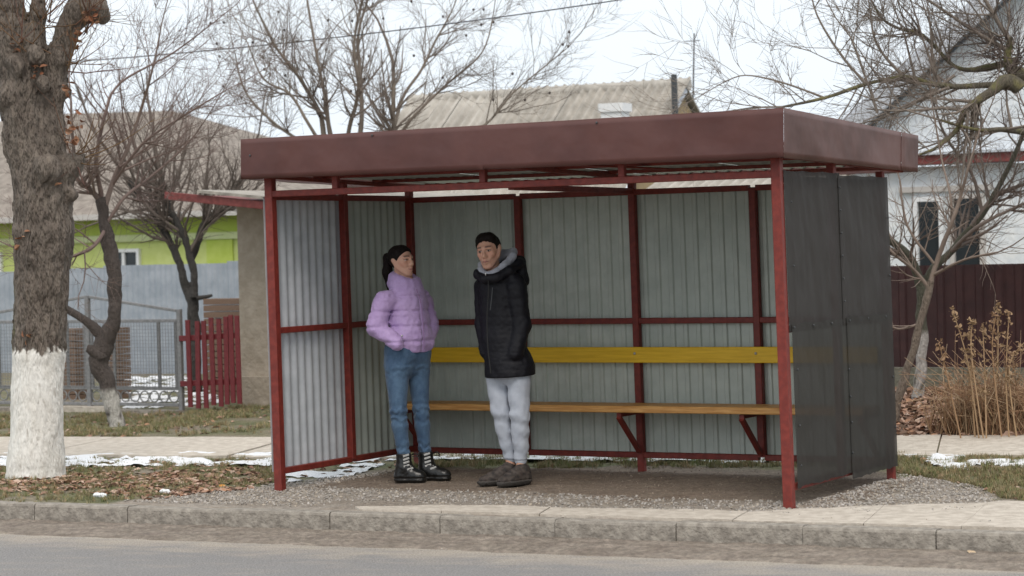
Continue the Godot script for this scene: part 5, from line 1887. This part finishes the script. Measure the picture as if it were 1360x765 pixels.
	var jeans := func(p: Vector3, dd: float) -> float:
		var near := exp(-pow((p.y - kn) / 0.07, 2.0)) + 0.9 * exp(-pow((p.y - 0.24) / 0.05, 2.0)) + 0.5 * exp(-pow((p.y - 0.82) / 0.07, 2.0))
		return dd + 0.005 * near * sin(p.y * 105.0 + 5.0 * nz.get_noise_3d(p.x * 12, p.y * 6, p.z * 12)) + 0.003 * nz.get_noise_3d(p.x * 14, p.y * 9, p.z * 14)
	var denim := func(p: Vector3) -> Color:
		var k := nz.get_noise_3d(p.x * 8, p.y * 5, p.z * 8) + 0.6 * nz.get_noise_3d(p.x * 40, p.y * 26, p.z * 40)
		return Color(0.035, 0.078, 0.15).lerp(Color(0.085, 0.155, 0.25), clampf(0.5 + k * 0.8, 0, 1))
	solid(jn, np, 0.009, 0.008, jeans, denim, Transform3D(), 0.03, 0.1, 1.02)
	piece("jeans", jn.mesh(), cloth("denim", 0.85, 0.8, 0.12, 0.5), t)
	# boots
	for e in [[536, 537, 533, 563, 0.05, 0.09, 604], [565, 567, 566, 596, -0.05, 0.01, 602]]:
		var bt := MB.new()
		var heel: Vector3 = V.call(e[2], 634, e[4])
		var toe: Vector3 = V.call(e[3], 636, e[5])
		heel.y = 0.05
		toe.y = 0.042
		var ank: Vector3 = V.call(e[0], e[6], e[4])
		var mid: Vector3 = V.call(e[1], 622, e[4])
		var xp := [capsule(ank, mid, 0.053, 0.054), capsule(mid, heel, 0.054, 0.05), capsule(heel, heel.lerp(toe, 0.72), 0.046, 0.044), capsule(mid, heel.lerp(toe, 0.5) + Vector3(0, 0.02, 0), 0.046, 0.038), capsule(heel.lerp(toe, 0.7), heel.lerp(toe, 0.86), 0.044, 0.042)]
		var bs := func(p: Vector3, dd: float) -> float:
			var r: float = dd + 0.003 * nz.get_noise_3d(p.x * 25, p.y * 25, p.z * 25)
			if p.y < 0.032:
				r -= 0.006
			elif p.y < 0.04:
				r += 0.003
			r = maxf(r, 0.004 - p.y)
			return maxf(r, p.y - ank.y - 0.012)
		solid(bt, xp, 0.007, 0.01, bs, func(_p: Vector3) -> Color: return Color(0.008, 0.008, 0.009), Transform3D(), 0.03, -0.01, 0.3)
		var bm := plain("black_leather", Color.WHITE, 0.32)
		bm.vertex_color_use_as_albedo = true
		var bo := piece("boot", bt.mesh(), bm, t)
		var f := (toe - heel).normalized()
		var sd := f.cross(Vector3.UP).normalized()
		for i in 6:
			var q := ank.lerp(mid, i / 4.0) if i < 4 else mid.lerp(heel.lerp(toe, 0.5) + Vector3(0, 0.02, 0), (i - 3) / 4.0)
			var od := (f * 0.55 + sd * 0.83).normalized()
			var ax := od.cross(Vector3.UP)
			var c := q + od * (0.057 if i < 4 else 0.044) + Vector3(0, 0.0 if i < 4 else 0.02, 0)
			var bk := MB.new()
			bk.bar(c - ax * 0.022 + Vector3(0, 0.006, 0), c + ax * 0.022 - Vector3(0, 0.006, 0), 0.008, 0.014, Vector3.UP, 0.002)
			piece("buckle", bk.mesh(), M.bolt, bo)
		var lace := MB.new()
		lace.col = Color(0.01, 0.01, 0.01)
		var k0 := ank + f * 0.055
		bend_line(lace, [k0, k0 + f * 0.04 + Vector3(0, 0.02, 0) + sd * 0.02, k0 + f * 0.06 + sd * 0.01 + Vector3(0, -0.005, 0), k0 + f * 0.01 + Vector3(0, -0.01, 0)], 0.003)
		bend_line(lace, [k0, k0 + f * 0.03 + Vector3(0, 0.005, 0) - sd * 0.03, k0 + f * 0.05 - sd * 0.02 + Vector3(0, -0.025, 0)], 0.003)
		piece("lace", lace.mesh(), bm, bo)

func make_man() -> void:
	var base := gp(672, 643)
	base.y = 0.0
	var d := (base - CAM).dot(CF)
	var V := func(px: float, py: float, z := 0.0) -> Vector3: return vp(px, py, d - z) - base
	var t := thing("person", base, "person in long black padded coat over grey hood, pale grey joggers and brown trainers", "person")
	var yaw := TURN - 0.6
	var keep := func(_p: Vector3, dd: float) -> float: return dd
	var skin := Color(0.58, 0.325, 0.23)
	var sk: StandardMaterial3D = M.skin
	var body := MB.new()
	var bp := [capsule(V.call(662, 385), V.call(672, 478), 0.1, 0.09, 1.1, 0.85, yaw), capsule(V.call(652, 352), V.call(659, 380), 0.055, 0.065),
		capsule(V.call(662, 495, -0.04), V.call(666, 552, 0.0), 0.055, 0.04), capsule(V.call(666, 552, 0.0), V.call(671, 580, -0.02), 0.038, 0.034), capsule(V.call(671, 580, -0.02), V.call(681, 628, -0.03), 0.034, 0.034),
		capsule(V.call(689, 495, 0.045), V.call(690, 555, 0.085), 0.05, 0.04), capsule(V.call(690, 555, 0.085), V.call(691, 580, 0.07), 0.038, 0.034), capsule(V.call(691, 580, 0.07), V.call(692, 630, 0.05), 0.034, 0.035),
		capsule(V.call(686, 380, 0.1), V.call(694, 432, 0.1), 0.045, 0.04), capsule(V.call(694, 432, 0.1), V.call(682, 472, 0.14), 0.04, 0.03),
		capsule(V.call(641, 378, -0.1), V.call(642, 425, -0.12), 0.045, 0.04), capsule(V.call(642, 425, -0.12), V.call(644, 465, -0.03), 0.04, 0.03)]
	solid(body, bp, 0.018, 0.012, keep, func(_p: Vector3) -> Color: return skin)
	var hx := Transform3D(Basis(Vector3.UP, TURN - 0.36) * Basis(Vector3.BACK, 0.12) * Basis(Vector3.RIGHT, 0.03), V.call(649, 334, 0.02))
	hx = hx * Transform3D(Basis().scaled(Vector3(1.04, 1.06, 1.04)), Vector3.ZERO)
	solid(body, head_prims(1.0), 0.0042, 0.0065, head_shape, func(p: Vector3) -> Color: return face_colour(p, skin, Color(0.38, 0.17, 0.14), Color(0.045, 0.03, 0.024)), hx, 0.02)
	piece("body", body.mesh(), sk, t)
	var hair := MB.new()
	var hp := [capsule(Vector3(0, 0.038, -0.024), Vector3(0, 0.042, 0.006), 0.0835, 0.0805, 0.95, 1.0), capsule(Vector3(-0.03, 0.078, 0.0), Vector3(0.03, 0.08, 0.03), 0.047, 0.045)]
	var cut := func(p: Vector3, dd: float) -> float:
		var yb := 0.022
		if p.z > 0.02:
			yb = 0.022 + 0.95 * (p.z - 0.02)
		elif p.z < -0.035:
			yb = maxf(-0.065, 0.022 + 2.2 * (p.z + 0.035))
		if p.z > 0.0 and p.z < 0.03 and absf(p.x) > 0.05:
			yb = minf(yb, -0.005)
		var lim := yb - p.y + 0.016 * nz.get_noise_3d(p.x * 70, p.y * 40, p.z * 70)
		return maxf(dd + 0.004 * nz.get_noise_3d(p.x * 60, p.y * 60, p.z * 60), lim * 0.4)
	solid(hair, hp, 0.0055, 0.008, cut, func(p: Vector3) -> Color: return Color(0.007, 0.0055, 0.005).lerp(Color(0.016, 0.012, 0.01), clampf(0.5 + nz.get_noise_3d(p.x * 90, p.y * 60, p.z * 90), 0, 1)), hx, 0.02)
	piece("hair", hair.mesh(), M.dark_hair, t)
	# grey hood under the coat
	var hd := MB.new()
	var hq := []
	var ring := [[638, 360, 0.05], [646, 366, 0.11], [658, 362, 0.13], [670, 352, 0.1], [681, 340, 0.04], [682, 334, -0.05], [668, 336, -0.12], [652, 346, -0.1], [640, 352, -0.03]]
	for i in ring.size():
		var a: Array = ring[i]
		var b: Array = ring[(i + 1) % ring.size()]
		hq.append(capsule(V.call(a[0], a[1], a[2]), V.call(b[0], b[1], b[2]), 0.021, 0.021))
		hq.append(capsule(V.call(a[0] * 0.85 + 99.0, a[1] + 5, a[2] * 0.8), V.call(b[0] * 0.85 + 99.0, b[1] + 5, b[2] * 0.8), 0.02, 0.02))
	solid(hd, hq, 0.008, 0.01, func(p: Vector3, dd: float) -> float: return dd + 0.004 * nz.get_noise_3d(p.x * 20, p.y * 20, p.z * 20), func(_p: Vector3) -> Color: return Color(0.36, 0.37, 0.42), Transform3D(), 0.03)
	piece("hood", hd.mesh(), cloth("grey_jersey", 0.9, 0.8, 0.1, 0.4), t)
	# long black padded coat
	var jk := MB.new()
	var jp := [capsule(V.call(661, 384), V.call(667, 450), 0.135, 0.142, 1.08, 0.84, yaw), capsule(V.call(667, 450), V.call(677, 490), 0.142, 0.168, 1.06, 0.94, yaw), capsule(V.call(677, 490), V.call(679, 508), 0.168, 0.17, 1.06, 0.96, yaw),
		capsule(V.call(645, 380, -0.08), V.call(683, 376, 0.08), 0.07, 0.075),
		capsule(V.call(686, 382, 0.1), V.call(693, 432, 0.1), 0.072, 0.064), capsule(V.call(693, 432, 0.1), V.call(684, 470, 0.14), 0.064, 0.052),
		capsule(V.call(643, 382, -0.1), V.call(642, 428, -0.11), 0.07, 0.06), capsule(V.call(642, 428, -0.11), V.call(646, 466, -0.02), 0.06, 0.05)]
	var cring := [[635, 364, 0.05], [644, 371, 0.13], [660, 369, 0.15], [677, 359, 0.12], [689, 350, 0.03], [690, 346, -0.06], [668, 350, -0.13], [648, 360, -0.1], [638, 365, -0.03]]
	for i in cring.size():
		var a: Array = cring[i]
		var b: Array = cring[(i + 1) % cring.size()]
		jp.append(capsule(V.call(a[0], a[1], a[2]), V.call(b[0], b[1], b[2]), 0.032, 0.032))
	# hood of the coat lying on the back
	jp.append(capsule(V.call(690, 352, 0.0), V.call(694, 372, -0.02), 0.045, 0.05))
	jp.append(capsule(V.call(690, 350, -0.05), V.call(680, 362, -0.12), 0.045, 0.05))
	var h0: Vector3 = V.call(650, 503, 0.1)
	var h1: Vector3 = V.call(710, 497, 0.0)
	var side := (h1 - h0)
	side.y = 0
	var fz := Vector3(sin(yaw), 0, cos(yaw))
	var coat := func(p: Vector3, dd: float) -> float:
		var s := (p - h0).dot(side) / side.length_squared()
		var hem := lerpf(h0.y, h1.y, clampf(s, -0.3, 1.3))
		if absf(dd) > 0.06:
			return maxf(dd, hem - p.y)
		var ph := p.y / 0.062 + 0.12 * nz.get_noise_2d(p.x * 5.0, p.z * 5.0)
		var seam := absf(ph - roundf(ph)) * 0.062
		var r := dd + 0.0014 * exp(-seam * seam / 0.0001)
		r += 0.007 * nz.get_noise_3d(p.x * 8, p.y * 7, p.z * 8) + 0.0025 * nz.get_noise_3d(p.x * 26, p.y * 30, p.z * 26)
		return maxf(r, hem - p.y)
	solid(jk, jp, 0.0085, 0.008, coat, func(_p: Vector3) -> Color: return Color(0.007, 0.0075, 0.0095), Transform3D(), 0.04)
	var cm := cloth("black_nylon", 0.6, 0.8, 0.2, 0.4)
	cm.rim = 0.0
	cm.metallic_specular = 0.4
	cm.roughness = 0.6
	var co := piece("coat", jk.mesh(), cm, t)
	var zp_ := MB.new()
	zp_.col = Color(0.012, 0.012, 0.014)
	bend_line(zp_, [V.call(648, 368, 0.165), V.call(649, 385, 0.15), V.call(647, 420, 0.14), V.call(648, 460, 0.145), V.call(652, 496, 0.15)], 0.005)
	piece("zip", zp_.mesh(), M.zip_tape, co)
	var pk := MB.new()
	bend_line(pk, [V.call(654, 382, 0.152), V.call(653, 396, 0.155), V.call(651, 412, 0.155)], 0.0035)
	piece("pocket_zip", pk.mesh(), M.dark_pipe, co)
	var pu := MB.new()
	pu.ball(V.call(645, 364, 0.165), Vector3(0.005, 0, 0), Vector3(0, 0.012, 0), Vector3(0, 0, 0.005), 5, 6)
	piece("zip_pull", pu.mesh(), M.bolt, co)
	# joggers
	var jn := MB.new()
	var np := [capsule(V.call(667, 484, 0.0), V.call(686, 486, 0.05), 0.09, 0.09), capsule(V.call(668, 498, -0.02), V.call(683, 498, 0.06), 0.075, 0.075),
		capsule(V.call(660, 496, -0.04), V.call(665, 545, 0.0), 0.085, 0.066), capsule(V.call(665, 545, 0.0), V.call(670, 572, -0.02), 0.066, 0.06), capsule(V.call(670, 572, -0.02), V.call(679, 609, -0.03), 0.06, 0.047),
		capsule(V.call(689, 497, 0.045), V.call(690, 550, 0.085), 0.086, 0.068), capsule(V.call(690, 550, 0.085), V.call(691, 575, 0.07), 0.068, 0.061), capsule(V.call(691, 575, 0.07), V.call(692, 611, 0.05), 0.061, 0.048)]
	var kn: float = (V.call(680, 550) as Vector3).y
	var jog := func(p: Vector3, dd: float) -> float:
		var f := 1.1 * exp(-pow((p.y - kn) / 0.08, 2.0)) + exp(-pow((p.y - 0.25) / 0.06, 2.0)) + 0.35
		var r: float = dd + 0.0035 * f * sin(p.y * 58.0 + p.x * 12.0 + 4.0 * nz.get_noise_3d(p.x * 6, p.y * 3, p.z * 6)) + 0.006 * nz.get_noise_3d(p.x * 11, p.y * 6, p.z * 11)
		if p.y < 0.175:
			r += 0.006
		return maxf(r, 0.135 - p.y)
	solid(jn, np, 0.009, 0.006, jog, func(p: Vector3) -> Color: return Color(0.4, 0.435, 0.5).lerp(Color(0.46, 0.495, 0.56), clampf(0.5 + nz.get_noise_3d(p.x * 12, p.y * 12, p.z * 12), 0, 1)), Transform3D(), 0.03, 0.08, 0.8)
	piece("joggers", jn.mesh(), cloth("grey_fleece", 0.95, 0.85, 0.1, 0.4), t)
	# trainers
	for e in [[678, 636, -0.02, 0.13, 628], [696, 662, 0.05, 0.22, 630]]:
		var bt := MB.new()
		var heel: Vector3 = V.call(e[0], 634, e[2])
		var toe: Vector3 = V.call(e[1], 638, e[3])
		heel.y = 0.05
		toe.y = 0.04
		var ank: Vector3 = V.call(e[0] - 2, e[4] - 8, e[2])
		ank.y = 0.1
		var xp := [capsule(heel, heel.lerp(toe, 0.55), 0.05, 0.05), capsule(heel.lerp(toe, 0.5), heel.lerp(toe, 0.86) - Vector3(0, 0.006, 0), 0.049, 0.036), capsule(ank, heel.lerp(toe, 0.35) + Vector3(0, 0.03, 0), 0.046, 0.044), capsule(ank, heel, 0.047, 0.048), capsule(heel.lerp(toe, 0.15) + Vector3(0, 0.06, 0), heel.lerp(toe, 0.1) + Vector3(0, 0.085, 0), 0.03, 0.012)]
		var bs := func(p: Vector3, dd: float) -> float:
			var r: float = dd + 0.003 * nz.get_noise_3d(p.x * 30, p.y * 30, p.z * 30)
			if p.y < 0.035:
				r -= 0.008 + 0.004 * sin(p.x * 130.0)
			elif p.y < 0.043:
				r += 0.003
			return maxf(r, 0.004 - p.y)
		var tc := func(p: Vector3) -> Color:
			if p.y < 0.036:
				return Color(0.05, 0.044, 0.04)
			return Color(0.022, 0.018, 0.016).lerp(Color(0.07, 0.055, 0.048), clampf(0.5 + 1.3 * nz.get_noise_3d(p.x * 22, p.y * 26, p.z * 22), 0, 1))
		solid(bt, xp, 0.007, 0.01, bs, tc, Transform3D(), 0.03, -0.01, 0.2)
		var bm: StandardMaterial3D = M.get("trainer", null)
		if bm == null:
			bm = plain("trainer", Color.WHITE, 0.8)
			bm.vertex_color_use_as_albedo = true
		piece("shoe", bt.mesh(), bm, t)

# ------------------------------------------------------------------ small things
func make_small_things() -> void:
	# dry weeds in front of the fence
	var base := hit(1318, 582)
	var t := thing("dry_weed_clump", base, "tall clump of straw-coloured dead weeds beside the footpath", "weeds")
	var b := MB.new()
	for i in 1200:
		b.col = [Color(0.3, 0.175, 0.095), Color(0.38, 0.245, 0.145), Color(0.24, 0.135, 0.075), Color(0.42, 0.3, 0.19)][rng.randi() % 4]
		var px := 1322.0 + rng.randfn(0.0, 36.0)
		var p := hit(clampf(px, 1235, 1420), 580 - absf(rng.randfn(0, 7)))
		var h := rng.randf_range(0.15, 0.55) * (1.0 if rng.randf() < 0.8 else 1.5)
		var dir := Vector3(rng.randf_range(-0.7, 0.7), 1.3, rng.randf_range(-0.5, 0.5)).normalized()
		var mid := p + dir * h * 0.6
		var tip := mid + (dir + Vector3(rng.randf_range(-1.3, 1.3), rng.randf_range(-1.4, 0.1), rng.randf_range(-0.8, 0.8))).normalized() * h * 0.5
		b.tube(PackedVector3Array([p, mid, tip]), PackedFloat32Array([0.0035, 0.003, 0.0015]), 3)
	part("stems", b, M.blade, t, base).set_meta("kind", "stuff")
	var heads := MB.new()
	for s in [[1276, 582, 1258, 500, 1247, 455], [1300, 582, 1285, 480, 1265, 412], [1306, 582, 1290, 470, 1292, 425], [1318, 580, 1325, 480, 1325, 403], [1330, 580, 1318, 470, 1322, 420], [1310, 582, 1308, 500, 1305, 430], [1340, 580, 1336, 500, 1340, 418], [1350, 580, 1340, 490, 1360, 455], [1295, 582, 1291, 520, 1290, 440], [1335, 582, 1300, 520, 1281, 470], [1355, 582, 1350, 520, 1345, 470]]:
		var st := MB.new()
		st.col = Color(0.3, 0.18, 0.1).lerp(Color(0.42, 0.29, 0.17), rng.randf())
		var d := (base - CAM).dot(CF) - rng.randf_range(-0.15, 0.15)
		var l := catmull(PackedVector3Array([vp(s[0], s[1], d), vp(s[2], s[3], d), vp(s[4], s[5], d)]), PackedFloat32Array([0.007, 0.0055, 0.003]), 5)
		st.tube(l[0], l[1], 5, true)
		var q: PackedVector3Array = l[0]
		for i in 60:
			var k := rng.randi_range(4, q.size() - 1)
			var o := q[k] + Vector3(rng.randf_range(-0.03, 0.03), rng.randf_range(-0.03, 0.03), rng.randf_range(-0.03, 0.03))
			heads.col = st.col * 0.8
			dead_leaf(heads, o, rng.randf_range(0.008, 0.024))
		part("stalk", st, M.blade, t, base)
	part("seed_heads", heads, M.blade, t, base).set_meta("kind", "stuff")
	# overhead cable
	var cb := MB.new()
	var pts := PackedVector3Array()
	var rad := PackedFloat32Array()
	var c0 := zp(-80, 92, -9.0)
	var c1 := zp(900, -12, -9.0)
	for i in 21:
		var u := i / 20.0
		pts.append(c0.lerp(c1, u) + Vector3(0, -0.12 * 4.0 * u * (1.0 - u), 0))
		rad.append(0.007)
	cb.tube(pts, rad, 6, true)
	tag(part("overhead_cable", cb, M.cable), "thin dark cable strung across the sky above the shelter", "cable")
	# litter
	for e in [[134, 660, 0.045, "crumpled white paper scrap lying on the verge grass"], [221, 655, 0.03, "small white paper ball at the edge of the leaf drift"]]:
		var p := hit(e[0], e[1])
		var w := MB.new()
		solid(w, [capsule(Vector3(-e[2], 0.01, 0), Vector3(e[2], 0.012, 0.01), 0.018, 0.014)], 0.006, 0.006, func(q: Vector3, dd: float) -> float: return dd + 0.012 * nz.get_noise_3d(q.x * 30, q.y * 30, q.z * 30), func(_q: Vector3) -> Color: return Color(0.75, 0.78, 0.8), Transform3D(Basis(), p))
		tag(part("paper_scrap", w, M.leaf), e[3], "litter")
	for e in [[295, 648, Color(0.55, 0.25, 0.04), "bright orange leaf lying at the end of the leaf drift"], [1290, 737, Color(0.5, 0.38, 0.25), "pale dry leaf lying in the gutter sand"]]:
		var p := hit(e[0], e[1]) if e[1] < 700 else gp(e[0], e[1], -0.12)
		var w := MB.new()
		w.col = e[2]
		var q := Basis(Vector3.UP, 0.7) * Basis(Vector3.RIGHT, 0.25)
		var lp := [Vector3(0, 0.15, -1), Vector3(0.55, 0.3, -0.3), Vector3(0.5, 0.35, 0.4), Vector3(0, 0.1, 1.1), Vector3(-0.5, 0.3, 0.4), Vector3(-0.55, 0.35, -0.3)]
		for i in 6:
			w.tri(p + Vector3(0, 0.008, 0), p + q * (lp[(i + 1) % 6] * 0.04) + Vector3(0, 0.006, 0), p + q * (lp[i] * 0.04) + Vector3(0, 0.006, 0))
		tag(part("fallen_leaf", w, M.leaf), e[3], "leaf")
